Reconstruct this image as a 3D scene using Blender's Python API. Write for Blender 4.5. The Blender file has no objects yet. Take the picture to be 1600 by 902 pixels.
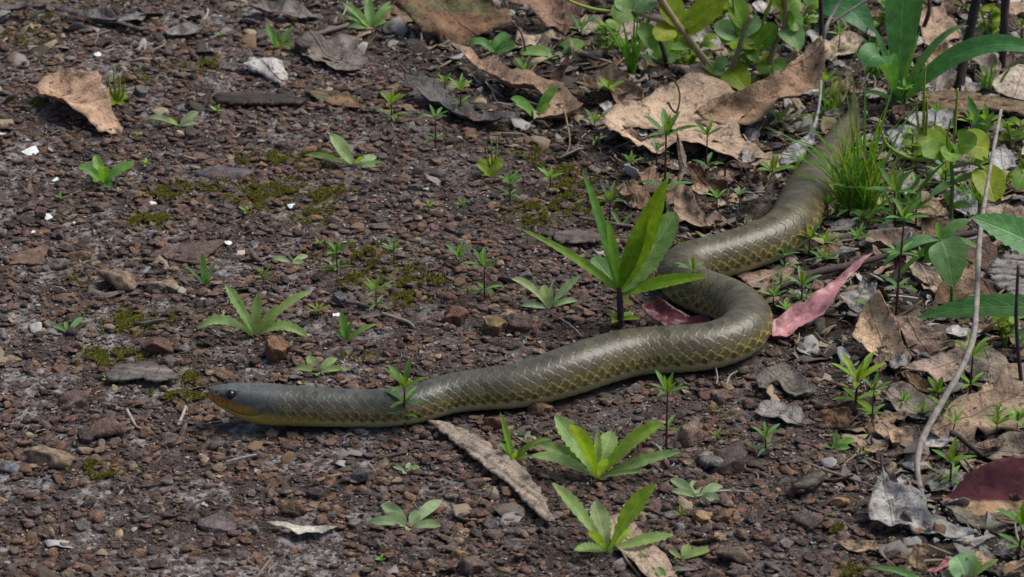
import bpy, math, random
import numpy as np
from mathutils import Vector, Matrix, geometry as mgeo

random.seed(7); RNG = np.random.default_rng(7)
scene = bpy.context.scene
COL = scene.collection

# ------------------------------------------------------------------ camera
W_PX, H_PX = 1600.0, 902.0
PITCH = math.radians(28.0); DIST = 2.6; F_PX = 5200.0
CAM = Vector((0.0, -DIST*math.cos(PITCH), DIST*math.sin(PITCH)))
FWD = Vector((0, math.cos(PITCH), -math.sin(PITCH)))
UPV = Vector((0, math.sin(PITCH), math.cos(PITCH)))
cd = bpy.data.cameras.new('camera'); cam = bpy.data.objects.new('camera', cd); COL.objects.link(cam)
cam.location = CAM; cam.rotation_euler = (math.radians(90)-PITCH, 0, 0)
cd.sensor_fit = 'HORIZONTAL'; cd.sensor_width = 36.0; cd.lens = 36.0*F_PX/W_PX
cd.clip_start = 0.05; cd.clip_end = 300.0
cd.dof.use_dof = True; cd.dof.focus_distance = 2.52; cd.dof.aperture_fstop = 18.0
scene.camera = cam

# ------------------------------------------------------------------ sky, sun, exposure (soft shade, light from behind the snake)
SUN_EL, SUN_AZ = 56.0, 72.0
world = bpy.data.worlds.new('World'); scene.world = world; world.use_nodes = True
wn = world.node_tree; bg = wn.nodes['Background']
sky = wn.nodes.new('ShaderNodeTexSky'); sky.sky_type = 'NISHITA'; sky.sun_disc = False
sky.sun_elevation = math.radians(SUN_EL); sky.sun_rotation = math.radians(SUN_AZ)
sky.air_density = 1.0; sky.dust_density = 3.0; sky.ozone_density = 1.0
wn.links.new(sky.outputs[0], bg.inputs[0]); bg.inputs[1].default_value = 0.05
sd = bpy.data.lights.new('sun', 'SUN'); sd.energy = 1.5; sd.angle = math.radians(30); sd.color = (1.0, 0.96, 0.88)
sun = bpy.data.objects.new('sun', sd); COL.objects.link(sun)
_az, _el = math.radians(SUN_AZ), math.radians(SUN_EL)
sdir = Vector((math.sin(_az)*math.cos(_el), math.cos(_az)*math.cos(_el), math.sin(_el)))
sun.rotation_euler = sdir.to_track_quat('Z', 'Y').to_euler(); sun.location = sdir*5
scene.view_settings.view_transform = 'Standard'; scene.view_settings.look = 'None'
scene.view_settings.gamma = 1.0; scene.view_settings.use_curve_mapping = False
scene.view_settings.exposure = 1.32

# ------------------------------------------------------------------ numeric helpers
def fade(t): return t*t*(3-2*t)
def hash2(ix, iy, seed):
    h = (ix.astype(np.int64)*374761393 + iy.astype(np.int64)*668265263 + seed*2246822519) & 0xffffffff
    h = ((h ^ (h >> 13))*1274126177) & 0xffffffff
    return ((h ^ (h >> 16)) & 0xffffff)/float(0xffffff)
def noise2(x, y, seed=0):
    x = np.asarray(x, float); y = np.asarray(y, float)
    ix = np.floor(x); iy = np.floor(y); fx = fade(x-ix); fy = fade(y-iy)
    a = hash2(ix, iy, seed); b = hash2(ix+1, iy, seed); c = hash2(ix, iy+1, seed); d = hash2(ix+1, iy+1, seed)
    return (a*(1-fx)+b*fx)*(1-fy) + (c*(1-fx)+d*fx)*fy
def fbm(x, y, seed=0, oct=3):
    v = 0.0; amp = 0.5; tot = 0
    for o in range(oct):
        v = v + amp*noise2(np.asarray(x)*2**o, np.asarray(y)*2**o, seed+o*17); tot += amp; amp *= 0.5
    return v/tot
def smooth(a, b, x):
    t = np.clip((x-a)/(b-a), 0, 1); return t*t*(3-2*t)

def ray(px, py):
    return (Vector(((px-W_PX/2)/F_PX, 0, 0)) + UPV*(-(py-H_PX/2)/F_PX) + FWD)
def G(px, py, z=0.0):                      # the point at height z that a photo pixel shows
    d = ray(px, py); t = (z-CAM.z)/d.z; return CAM + d*t
def on_y(px, py, y):                       # the point in the upright plane at depth y
    d = ray(px, py); t = (y-CAM.y)/d.y; return CAM + d*t
def project(x, y, z=0.0):
    x = np.asarray(x, float); y = np.asarray(y, float)
    vx = x-CAM.x; vy = y-CAM.y; vz = z-CAM.z
    dep = vy*FWD.y+vz*FWD.z; up = vy*UPV.y+vz*UPV.z
    dep = np.maximum(dep, 0.2)
    return W_PX/2+F_PX*vx/dep, H_PX/2-F_PX*up/dep
def mpp(px, py):                           # metres per photo pixel at that ground point
    return (G(px, py)-CAM).dot(FWD)/F_PX

def height(x, y):                          # gentle relief of the ground
    return (fbm(np.asarray(x)*9+3, np.asarray(y)*9+7, 1, 2)-0.5)*0.006 + (fbm(np.asarray(x)*45, np.asarray(y)*45, 5, 2)-0.5)*0.003
def hz(p): return float(height(p[0], p[1]))
def GG(px, py):
    p = G(px, py); p = G(px, py, hz(p)); return p

# edge of the gravel path: leaf litter lies to the right of it
_EY = [-400, -120, 0, 130, 250, 360, 480, 600, 720, 902, 1200]
_EX = [250, 380, 480, 690, 890, 1010, 1190, 1240, 1340, 1390, 1420]
def litter(x, y):                          # 0 on the gravel path, 1 in the litter
    px, py = project(x, y)
    return smooth(-70, 110, px-np.interp(py, _EY, _EX)+ (fbm(np.asarray(x)*14, np.asarray(y)*14, 31, 2)-0.5)*180)

def sand_mask(x, y, lit): 
    px, py = project(x, y); wl = 0.35+0.65*smooth(900, 350, px+0.3*(450-py))
    return smooth(0.47, 0.64, fbm(x*48+5, y*30+2, 41, 4))*(1-0.9*lit)*wl
# ------------------------------------------------------------------ object helpers
def link(o, parent=None):
    COL.objects.link(o)
    if parent is not None: o.parent = parent
    return o
def tag(o, label, cat, group=None, kind=None):
    if label: o['label'] = label
    if cat: o['category'] = cat
    if group: o['group'] = group
    if kind: o['kind'] = kind
    return o
def mesh_np(name, V, F, mat=None, smooth_shade=True):
    V = np.asarray(V, np.float32); F = np.asarray(F, np.int32)
    me = bpy.data.meshes.new(name); n = F.shape[1]
    me.vertices.add(len(V)); me.vertices.foreach_set('co', V.ravel())
    me.loops.add(F.size); me.loops.foreach_set('vertex_index', F.ravel())
    me.polygons.add(len(F)); me.polygons.foreach_set('loop_start', np.arange(0, F.size, n, dtype=np.int32))
    me.polygons.foreach_set('use_smooth', np.full(len(F), smooth_shade))
    me.update(calc_edges=True); me.validate()
    if mat: me.materials.append(mat)
    return me
def set_attr(me, name, arr, kind='FLOAT_COLOR', domain='POINT'):
    a = me.attributes.new(name, kind, domain)
    arr = np.asarray(arr, np.float32)
    if kind == 'FLOAT_COLOR':
        if arr.shape[1] == 3: arr = np.hstack([arr, np.ones((len(arr), 1), np.float32)])
        a.data.foreach_set('color', arr.ravel())
    elif kind == 'FLOAT_VECTOR': a.data.foreach_set('vector', arr.ravel())
    else: a.data.foreach_set('value', arr.ravel() if kind != 'INT' else arr.astype(np.int32).ravel())
def empty(name, loc):
    o = bpy.data.objects.new(name, None); o.empty_display_size = 0.01; o.location = loc; return link(o)
def obj(name, me, parent=None, loc=None, color=None):
    o = bpy.data.objects.new(name, me); link(o, parent)
    if loc is not None: o.location = loc
    if color is not None: o.color = (color[0], color[1], color[2], 1)
    return o

# ------------------------------------------------------------------ materials
def nmat(name):
    m = bpy.data.materials.new(name); m.use_nodes = True; nt = m.node_tree
    return m, nt, nt.nodes['Principled BSDF'], nt.nodes['Material Output']
def N(nt, t, **kw):
    n = nt.nodes.new(t)
    for k, v in kw.items(): setattr(n, k, v)
    return n
def mixc(nt, fac, a, b, blend='MIX'):
    m = N(nt, 'ShaderNodeMix', data_type='RGBA', blend_type=blend)
    for s, v in ((0, fac), (6, a), (7, b)):
        if isinstance(v, (int, float)): m.inputs[s].default_value = v
        elif isinstance(v, tuple): m.inputs[s].default_value = v if len(v) == 4 else v+(1,)
        else: nt.links.new(v, m.inputs[s])
    return m.outputs[2]
def ramp(nt, src, stops):
    r = N(nt, 'ShaderNodeValToRGB'); el = r.color_ramp.elements
    while len(el) < len(stops): el.new(0.5)
    for e, (p, c) in zip(el, stops):
        e.position = p; e.color = (c, c, c, 1) if isinstance(c, (int, float)) else tuple(c)+(1,)
    nt.links.new(src, r.inputs[0]); return r.outputs[0]
def tex(nt, kind, scale, vec=None, detail=3, rough=0.55, dist=0.0):
    if kind == 'noise':
        t = N(nt, 'ShaderNodeTexNoise'); t.inputs['Detail'].default_value = detail; t.inputs['Roughness'].default_value = rough
        t.inputs['Distortion'].default_value = dist
    else:
        t = N(nt, 'ShaderNodeTexVoronoi')
    t.inputs['Scale'].default_value = scale
    if vec is not None: nt.links.new(vec, t.inputs['Vector'])
    return t
def bump(nt, bs, src, strength, dist):
    b = N(nt, 'ShaderNodeBump'); b.inputs['Strength'].default_value = strength; b.inputs['Distance'].default_value = dist
    nt.links.new(src, b.inputs['Height']); nt.links.new(b.outputs[0], bs.inputs['Normal'])

def stone_material(name, instanced):
    m, nt, bs, out = nmat(name)
    if instanced:
        a = N(nt, 'ShaderNodeAttribute', attribute_type='INSTANCER', attribute_name='col'); col = a.outputs['Color']
    else:
        a = N(nt, 'ShaderNodeObjectInfo'); col = a.outputs['Color']
    geo = N(nt, 'ShaderNodeNewGeometry')
    n1 = tex(nt, 'noise', 170, geo.outputs['Position'], 4, 0.65)
    n2 = tex(nt, 'noise', 900, geo.outputs['Position'], 2, 0.7)
    c = mixc(nt, 1.0, col, ramp(nt, n1.outputs[0], [(0.28, 0.35), (0.5, 0.95), (0.70, 1.75)]), 'MULTIPLY')
    n3 = tex(nt, 'noise', 110, geo.outputs['Position'], 2)
    c = mixc(nt, ramp(nt, n3.outputs[0], [(0.52, 0.0), (0.66, 0.35)]), c, (0.14, 0.075, 0.036))
    c = mixc(nt, ramp(nt, n2.outputs[0], [(0.58, 0.0), (0.70, 0.6)]), c, (0.30, 0.28, 0.265))
    nt.links.new(c, bs.inputs['Base Color']); bs.inputs['Roughness'].default_value = 0.78
    bs.inputs['Specular IOR Level'].default_value = 0.3
    ad = N(nt, 'ShaderNodeMath', operation='ADD'); nt.links.new(n1.outputs[0], ad.inputs[0]); nt.links.new(n2.outputs[0], ad.inputs[1])
    bump(nt, bs, ad.outputs[0], 1.0, 0.0020)
    return m
M_STONE = stone_material('laterite_stone', False)
M_STONE_I = stone_material('laterite_gravel', True)

def ground_material():
    m, nt, bs, out = nmat('path_soil')
    a = N(nt, 'ShaderNodeAttribute', attribute_type='GEOMETRY', attribute_name='zone')
    sep = N(nt, 'ShaderNodeSeparateColor'); nt.links.new(a.outputs['Color'], sep.inputs[0])
    geo = N(nt, 'ShaderNodeNewGeometry')
    n1 = tex(nt, 'noise', 60, geo.outputs['Position'], 5, 0.65); n2 = tex(nt, 'noise', 700, geo.outputs['Position'], 3, 0.75)
    soil = mixc(nt, n1.outputs[0], (0.020, 0.015, 0.013), (0.066, 0.049, 0.042))
    vor = tex(nt, 'voronoi', 1100, geo.outputs['Position'])
    sand = mixc(nt, vor.outputs['Distance'], (0.40, 0.375, 0.375), (0.13, 0.115, 0.115))
    n4 = tex(nt, 'noise', 130, geo.outputs['Position'], 4, 0.7)
    sm_ = N(nt, 'ShaderNodeMath', operation='MULTIPLY'); nt.links.new(sep.outputs[0], sm_.inputs[0]); nt.links.new(ramp(nt, n4.outputs[0], [(0.42, 0.0), (0.62, 1.0)]), sm_.inputs[1])
    c = mixc(nt, sm_.outputs[0], soil, sand)
    humus = mixc(nt, n1.outputs[0], (0.011, 0.009, 0.008), (0.046, 0.037, 0.031))
    c = mixc(nt, sep.outputs[1], c, humus)
    c = mixc(nt, ramp(nt, n2.outputs[0], [(0.60, 0.0), (0.72, 0.7)]), c, (0.30, 0.28, 0.28))
    c = mixc(nt, sep.outputs[2], c, mixc(nt, n2.outputs[0], (0.06, 0.065, 0.008), (0.19, 0.18, 0.02)))
    nt.links.new(c, bs.inputs['Base Color']); bs.inputs['Roughness'].default_value = 0.9
    bs.inputs['Specular IOR Level'].default_value = 0.2
    bump(nt, bs, n2.outputs[0], 0.8, 0.0012)
    return m

def flat_mat(name, color, rough=0.8, nscale=200, amp=0.5, spec=0.3, bumpd=0.0006):
    m, nt, bs, out = nmat(name); geo = N(nt, 'ShaderNodeNewGeometry')
    n1 = tex(nt, 'noise', nscale, geo.outputs['Position'], 4, 0.65)
    c = mixc(nt, 1.0, color, ramp(nt, n1.outputs[0], [(0.25, 1-amp), (0.75, 1+amp)]), 'MULTIPLY')
    nt.links.new(c, bs.inputs['Base Color']); bs.inputs['Roughness'].default_value = rough
    bs.inputs['Specular IOR Level'].default_value = spec
    bump(nt, bs, n1.outputs[0], 0.5, bumpd); return m
def objcol_mat(name, rough=0.8, nscale=220, amp=0.5, spec=0.3, stretch=None, instanced=False):
    m, nt, bs, out = nmat(name)
    if instanced: col = N(nt, 'ShaderNodeAttribute', attribute_type='INSTANCER', attribute_name='col').outputs['Color']
    else: col = N(nt, 'ShaderNodeObjectInfo').outputs['Color']
    tc = N(nt, 'ShaderNodeTexCoord'); mp = N(nt, 'ShaderNodeMapping'); nt.links.new(tc.outputs['Object' if stretch else 'Object'], mp.inputs[0])
    if stretch: mp.inputs['Scale'].default_value = stretch
    n1 = tex(nt, 'noise', nscale, mp.outputs[0], 4, 0.7)
    c = mixc(nt, 1.0, col, ramp(nt, n1.outputs[0], [(0.25, 1-amp), (0.75, 1+amp)]), 'MULTIPLY')
    nt.links.new(c, bs.inputs['Base Color']); bs.inputs['Roughness'].default_value = rough
    bs.inputs['Specular IOR Level'].default_value = spec
    bump(nt, bs, n1.outputs[0], 0.6, 0.0008); return m
M_TWIG = objcol_mat('weathered_twig', 0.85, 160, 0.55)
M_STEM = objcol_mat('green_stem', 0.5, 120, 0.25)
M_FRAG = objcol_mat('litter_fragment', 0.8, 260, 0.5, instanced=True)
M_WHITE = objcol_mat('pale_chip', 0.6, 300, 0.2)

def leaf_material(name, rough, trans, hairy):
    m, nt, bs, out = nmat(name)
    col = N(nt, 'ShaderNodeObjectInfo').outputs['Color']
    uv = N(nt, 'ShaderNodeUVMap'); sx = N(nt, 'ShaderNodeSeparateXYZ'); nt.links.new(uv.outputs[0], sx.inputs[0])
    def mth(op, a, b=None):
        n = N(nt, 'ShaderNodeMath', operation=op)
        for i, v in enumerate((a, b)):
            if v is None: continue
            if isinstance(v, (int, float)): n.inputs[i].default_value = v
            else: nt.links.new(v, n.inputs[i])
        return n.outputs[0]
    ac = mth('ABSOLUTE', mth('SUBTRACT', sx.outputs[0], 0.5))          # 0 at the midrib, .5 at the edge
    rib = ramp(nt, ac, [(0.0, 1.0), (0.05, 0.0)])
    ph = mth('FRACT', mth('MULTIPLY', mth('SUBTRACT', sx.outputs[1], mth('MULTIPLY', ac, 0.35)), 9.0))
    vein = ramp(nt, mth('ABSOLUTE', mth('SUBTRACT', ph, 0.5)), [(0.0, 0.8), (0.12, 0.0)])
    geo = N(nt, 'ShaderNodeNewGeometry'); n1 = tex(nt, 'noise', 130, geo.outputs['Position'], 3)
    c = mixc(nt, 1.0, col, ramp(nt, n1.outputs[0], [(0.3, 0.72), (0.7, 1.25)]), 'MULTIPLY')
    pale = mixc(nt, 1.0, c, (1.7, 1.5, 1.6), 'MULTIPLY')
    c = mixc(nt, mth('MULTIPLY', rib, 0.75), c, pale); c = mixc(nt, mth('MULTIPLY', vein, 0.25), c, pale)
    nt.links.new(c, bs.inputs['Base Color']); bs.inputs['Roughness'].default_value = rough
    bs.inputs['Specular IOR Level'].default_value = 0.35
    if hairy:
        bs.inputs['Sheen Weight'].default_value = 0.25; bs.inputs['Sheen Roughness'].default_value = 0.5
    h = mth('ADD', mth('MULTIPLY', rib, -0.6), mth('ADD', mth('MULTIPLY', vein, -0.4), mth('MULTIPLY', n1.outputs[0], 0.5)))
    bump(nt, bs, h, 0.55, 0.0008)
    tr = N(nt, 'ShaderNodeBsdfTranslucent'); tcol = mixc(nt, 1.0, c, (1.5, 1.35, 0.35), 'MULTIPLY'); nt.links.new(tcol, tr.inputs[0])
    mx = N(nt, 'ShaderNodeMixShader'); mx.inputs[0].default_value = trans
    nt.links.new(bs.outputs[0], mx.inputs[1]); nt.links.new(tr.outputs[0], mx.inputs[2]); nt.links.new(mx.outputs[0], out.inputs[0])
    return m
M_LEAF = leaf_material('green_leaf', 0.48, 0.40, False)
M_HAIRY = leaf_material('hairy_leaf', 0.7, 0.38, True)

def dead_material(name='dead_leaf', stain=0.65, bk=0.9, rough=0.6):
    m, nt, bs, out = nmat(name)
    a = N(nt, 'ShaderNodeAttribute', attribute_type='GEOMETRY', attribute_name='col'); col = a.outputs['Color']
    geo = N(nt, 'ShaderNodeNewGeometry')
    n1 = tex(nt, 'noise', 55, geo.outputs['Position'], 5, 0.7, 0.6); n2 = tex(nt, 'noise', 420, geo.outputs['Position'], 3, 0.7)
    n3 = tex(nt, 'noise', 150, geo.outputs['Position'], 2, 0.5)
    c = mixc(nt, 1.0, col, ramp(nt, n1.outputs[0], [(0.28, 0.42), (0.5, 1.0), (0.72, 1.45)]), 'MULTIPLY')
    c = mixc(nt, ramp(nt, n3.outputs[0], [(0.58, 0.0), (0.66, stain)]), c, (0.045, 0.028, 0.018))
    c = mixc(nt, 1.0, c, ramp(nt, n2.outputs[0], [(0.28, 0.55), (0.42, 1.0), (0.7, 1.15)]), 'MULTIPLY')
    va = N(nt, 'ShaderNodeAttribute', attribute_type='GEOMETRY', attribute_name='ven'); vs = N(nt, 'ShaderNodeSeparateXYZ'); nt.links.new(va.outputs['Vector'], vs.inputs[0])
    def mth(op, a, b=None):
        n = N(nt, 'ShaderNodeMath', operation=op)
        for i, v in enumerate((a, b)):
            if v is None: continue
            if isinstance(v, (int, float)): n.inputs[i].default_value = v
            else: nt.links.new(v, n.inputs[i])
        return n.outputs[0]
    ap = mth('ABSOLUTE', vs.outputs[1]); rib = ramp(nt, mth('DIVIDE', ap, 10.0), [(0.0, 1.0), (0.22, 0.0)])
    fr = mth('ABSOLUTE', mth('SUBTRACT', mth('FRACT', mth('DIVIDE', mth('SUBTRACT', vs.outputs[0], mth('ADD', mth('MULTIPLY', ap, 0.7), mth('MULTIPLY', n1.outputs[0], 26.0))), 24.0)), 0.5))
    sidev = ramp(nt, fr, [(0.0, 0.5), (0.06, 0.0)]); vv = mth('MULTIPLY', mth('MAXIMUM', rib, sidev), vs.outputs[2])
    c = mixc(nt, mth('MULTIPLY', vv, 0.42), c, mixc(nt, 1.0, c, (0.42, 0.38, 0.34), 'MULTIPLY'))
    nt.links.new(c, bs.inputs['Base Color']); bs.inputs['Roughness'].default_value = rough
    bs.inputs['Specular IOR Level'].default_value = 0.3
    ad = N(nt, 'ShaderNodeMath', operation='ADD'); nt.links.new(n1.outputs[0], ad.inputs[0]); nt.links.new(n2.outputs[0], ad.inputs[1])
    bump(nt, bs, mth('ADD', ad.outputs[0], mth('MULTIPLY', vv, 0.45)), bk, 0.0018*bk)
    tr = N(nt, 'ShaderNodeBsdfTranslucent'); tc = mixc(nt, 1.0, c, (1.3, 0.85, 0.5), 'MULTIPLY'); nt.links.new(tc, tr.inputs[0])
    mx = N(nt, 'ShaderNodeMixShader'); mx.inputs[0].default_value = 0.14
    nt.links.new(bs.outputs[0], mx.inputs[1]); nt.links.new(tr.outputs[0], mx.inputs[2]); nt.links.new(mx.outputs[0], out.inputs[0])
    return m
M_DEAD = dead_material(); M_SMOOTH = dead_material('smooth_dead_leaf', 0.25, 0.3, 0.38)

# ------------------------------------------------------------------ ground
def axis(lo, hi, step, far):
    c = list(np.arange(lo, hi+1e-6, step)); s = step; a = hi
    out_hi, out_lo = [], []
    while a < far: s *= 1.35; a += s; out_hi.append(a)
    a = lo; s = step
    while a > -far: s *= 1.35; a -= s; out_lo.append(a)
    return np.array(out_lo[::-1]+c+out_hi)
gx = axis(-0.62, 0.62, 0.0032, 60); gy = axis(-0.62, 0.85, 0.0036, 60)
X, Y = np.meshgrid(gx, gy)
Z = height(X, Y) + (fbm(X*160, Y*160, 9, 2)-0.5)*0.0022*(np.abs(X) < 0.8)*(np.abs(Y) < 1.0)
nx, ny = len(gx), len(gy); idx = np.arange(nx*ny).reshape(ny, nx)
Fq = np.stack([idx[:-1, :-1], idx[:-1, 1:], idx[1:, 1:], idx[1:, :-1]], -1).reshape(-1, 4)
gme = mesh_np('ground', np.stack([X, Y, Z], -1).reshape(-1, 3), Fq, ground_material())
lit = litter(X, Y).ravel()
sandy = sand_mask(X.ravel(), Y.ravel(), lit)
MOSS = [(390, 290, 62, 16), (262, 300, 38, 10), (480, 335, 30, 14), (130, 440, 22, 8), (175, 560, 50, 16), (280, 590, 30, 12), (120, 733, 42, 7), (160, 748, 22, 7), (820, 238, 26, 10), (870, 262, 36, 12), (905, 300, 40, 22),
        (655, 450, 34, 16), (560, 400, 50, 20), (215, 130, 26, 10), (285, 112, 24, 10), (1128, 648, 20, 7), (930, 320, 30, 14), (960, 305, 25, 12), (640, 470, 22, 10), (500, 300, 40, 12), (40, 60, 30, 12), (90, 30, 30, 8),
        (1060, 395, 22, 10), (1040, 350, 22, 10), (330, 100, 26, 12), (420, 250, 40, 10), (550, 560, 30, 6), (1310, 832, 14, 8), (1330, 895, 20, 8), (285, 620, 40, 7), (235, 345, 40, 10), (760, 470, 30, 12), (60, 165, 30, 10),
        (430, 310, 70, 22), (200, 500, 60, 16), (480, 250, 50, 14), (840, 330, 50, 20), (590, 430, 60, 16), (900, 560, 30, 8)]
PXg, PYg = project(X.ravel(), Y.ravel()); mossy = np.zeros_like(lit)
for (a, b, c, d) in MOSS: mossy += np.exp(-((PXg-a)/(c*0.9))**2-((PYg-b)/(d*0.9))**2)
mossy = 0.75*np.clip(mossy, 0, 1)*smooth(0.42, 0.62, fbm(X.ravel()*110, Y.ravel()*80, 77, 3))
zone = np.stack([sandy, 0.85*lit, mossy], -1); set_attr(gme, 'zone', zone)
ground = obj('ground', gme); ground['kind'] = 'structure'

# ------------------------------------------------------------------ stones
def ico(sub):
    import bmesh
    bm = bmesh.new(); bmesh.ops.create_icosphere(bm, subdivisions=sub, radius=1.0)
    V = np.array([v.co[:] for v in bm.verts]); F = np.array([[v.index for v in f.verts] for f in bm.faces]); bm.free(); return V, F
def stone_mesh(name, sub, seed, mat, cuts=9, flat=0.6):
    rng = np.random.default_rng(seed); V, F = ico(sub)
    for k in range(cuts):
        n = rng.normal(size=3); n /= np.linalg.norm(n); d = rng.uniform(0.42, 0.82)
        ov = np.maximum(V@n-d, 0); V = V-np.outer(ov*0.9, n)
    ax = rng.uniform(0.8, 1.0, 3); ax[2] = flat; ax[0] = 1.12; V = V*ax
    r = 1+0.24*(fbm(V[:, 0]*2.1+seed, V[:, 1]*2.1+V[:, 2]*1.7, seed, 3)-0.5)*2
    V = V*r[:, None]; V /= np.abs(V[:, :2]).max()
    return mesh_np(name, V, F, mat)
STONE_COLS = {'purple-brown': (0.100, 0.064, 0.054), 'rust-brown': (0.135, 0.078, 0.046), 'tan': (0.185, 0.130, 0.085),
              'dark brown': (0.044, 0.034, 0.031), 'grey': (0.105, 0.090, 0.084), 'reddish brown': (0.118, 0.060, 0.042)}
BIG = [stone_mesh('stone', 4, 100+k, M_STONE, 10, [0.34, 0.5, 0.62, 0.42, 0.55, 0.38][k % 6]) for k in range(12)]
ROUND = stone_mesh('round_stone', 4, 77, M_STONE, 3, 0.92)
SLAB = [stone_mesh('flat_stone', 4, 140+k, M_STONE, 12, 0.2) for k in range(3)]
stone_spots = []
def stone(px, py, half, colname, label, me=None, group=None, rz=None, yscale=0.85, zs=1.0, sink=0.3, cat='stone'):
    rng = random
    s = half*mpp(px, py); p = G(px, py, s*0.2)
    me = me or rng.choice(BIG)
    o = obj('stone', me); c = STONE_COLS[colname] if isinstance(colname, str) else colname
    f = rng.uniform(1.1, 1.5); o.color = (c[0]*f, c[1]*f, c[2]*f, 1)
    o.scale = (s, s*yscale, s*zs); o.rotation_euler = (rng.uniform(-.12, .12), rng.uniform(-.12, .12), rng.uniform(-.4, .4) if rz is None else rz)
    zext = max(v.co.z for v in me.vertices)*s*zs if False else me['zmax']*s*zs
    o.location = (p.x, p.y, hz(p)+zext*(1-2*sink)); tag(o, label, cat, group)
    stone_spots.append((p.x, p.y, s)); return o
for me_ in BIG+SLAB+[ROUND]:
    co = np.zeros(len(me_.vertices)*3, np.float32); me_.vertices.foreach_get('co', co); me_['zmax'] = float(co.reshape(-1, 3)[:, 2].max())

# ------------------------------------------------------------------ snake
HEAD = [(328.5, 613.5, 6.0), (330.5, 614, 9.5), (335, 615.2, 13), (342, 617, 16.2), (350, 619, 19), (360, 621, 21.8), (370, 623.8, 25), (380, 626, 27.8),
        (400, 629.5, 31), (430, 633, 32.8), (460, 635.3, 32.2), (500, 636.8, 31.6)]
BODY = [(550, 638.5, 30.5), (600, 639, 29.8), (650, 633, 30), (700, 616, 32), (750, 609, 33.5), (800, 605, 35), (850, 593, 37.5), (900, 577, 39.5),
        (950, 561, 38.5), (1000, 550, 37), (1050, 547, 37), (1100, 543, 37), (1138, 533, 37.5), (1163, 517, 38), (1168, 498, 38), (1152, 479, 37),
        (1122, 465, 36), (1092, 455, 35.5), (1070, 442, 36), (1064, 427, 36), (1078, 413, 36), (1110, 405, 35.5), (1153, 393, 35.5), (1200, 376, 36),
        (1234, 354, 36), (1248, 329, 35), (1259, 306, 33.5), (1277, 278, 31), (1294, 252, 28), (1309, 227, 24), (1322, 203, 18), (1331, 184, 12),
        (1335, 166, 7.5), (1332, 150, 5.5), (1327, 134, 4), (1322, 122, 2)]
pts = []; rad = []
r0 = 31.6*mpp(500, 637); y0 = G(505, 637, r0).y
for (a, b, r) in HEAD:
    p = on_y(a, b, y0+0.010*(500-a)/170*0); pts.append(p); rad.append(r*((p-CAM).dot(FWD)/F_PX))
for (a, b, r) in BODY:
    R = r*mpp(a, b); p = G(a, b, R*0.93); pts.append(p); rad.append(R)
P = np.array([p[:] for p in pts]); R_ = np.array(rad)
def catmull(P, n):
    Q = np.vstack([2*P[0]-P[1], P, 2*P[-1]-P[-2]]); out = []
    for i in range(1, len(Q)-2):
        p0, p1, p2, p3 = Q[i-1:i+3]; d = np.linalg.norm(p1[:3]-p2[:3])
        # centripetal-like tangents
        d0 = np.linalg.norm(p1[:3]-p0[:3])**.5+1e-9; d1 = np.linalg.norm(p2[:3]-p1[:3])**.5+1e-9; d2 = np.linalg.norm(p3[:3]-p2[:3])**.5+1e-9
        m1 = ((p1-p0)/d0-(p2-p0)/(d0+d1)+(p2-p1)/d1)*d1; m2 = ((p2-p1)/d1-(p3-p1)/(d1+d2)+(p3-p2)/d2)*d1
        t = np.linspace(0, 1, n, endpoint=False)[:, None]
        out.append((2*t**3-3*t**2+1)*p1+(t**3-2*t**2+t)*m1+(-2*t**3+3*t**2)*p2+(t**3-t**2)*m2)
    out.append(Q[-2][None]); return np.vstack(out)
PR = catmull(np.hstack([P, R_[:, None]]), 40)
seg = np.r_[0, np.cumsum(np.linalg.norm(np.diff(PR[:, :3], axis=0), axis=1))]
L = seg[-1]
# smooth the centre line so that bends are even
S = np.r_[np.arange(0, 0.09, 0.00045), np.arange(0.09, L, 0.00072)]
C = np.stack([np.interp(S, seg, PR[:, k]) for k in range(4)], -1)
def smooth_path(C, it, s0):
    for _ in range(it):
        D = C.copy(); D[1:-1] = 0.25*C[:-2]+0.5*C[1:-1]+0.25*C[2:]
        w = np.clip((S-s0)/0.03, 0, 1)[:, None]; C = C*(1-w)+D*w
    return C
C = smooth_path(C, 160, 0.05)
T = np.gradient(C[:, :3], axis=0); T /= np.linalg.norm(T, axis=1)[:, None]
side = np.cross(T, [0, 0, 1.0]); side /= np.linalg.norm(side, axis=1)[:, None]     # camera side: the head points to -x, so side = +y there
side = -side                                                                         # positive angle = the snake's left flank, seen by the camera at the head
upn = np.cross(T, -side); upn /= np.linalg.norm(upn, axis=1)[:, None]
upn *= np.sign(upn[:, 2:3])
NT = 168
th = np.linspace(-math.pi, math.pi, NT, endpoint=False); th = th - 0.0
TH, SS = np.meshgrid(th, S)
Rr = C[:, 3][:, None]
sx = lambda v: (np.interp(S, np.interp([x for x in v[0]], *_PXS), v[1]))[:, None]
# photo x of the head stations -> arc length
_px_s = np.array([a for a, b, c in HEAD]); _s_px = np.array([S[np.argmin(np.abs(C[:, 0]-p[0]))] if i > 0 else 0.0 for i, p in enumerate(P[:len(HEAD)])])
def s_of(px): return float(np.interp(px, _px_s, _s_px))
head_w = np.clip((s_of(455)-S)/(s_of(455)-s_of(405)), 0, 1)[:, None]     # 1 on the head, 0 on the body
head_w = head_w*head_w*(3-2*head_w)
ct, st = np.cos(TH), np.sin(TH)
hx = Rr*st; hzv = Rr*ct
# body: belly flattened, back slightly ridged
hzb = np.where(hzv < 0, -np.abs(Rr)*np.abs(ct)**1.0*0.93, hzv*1.0)
hzb = np.where(TH == TH, np.maximum(hzb, -0.93*Rr), hzb); hxb = hx*1.02
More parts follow.
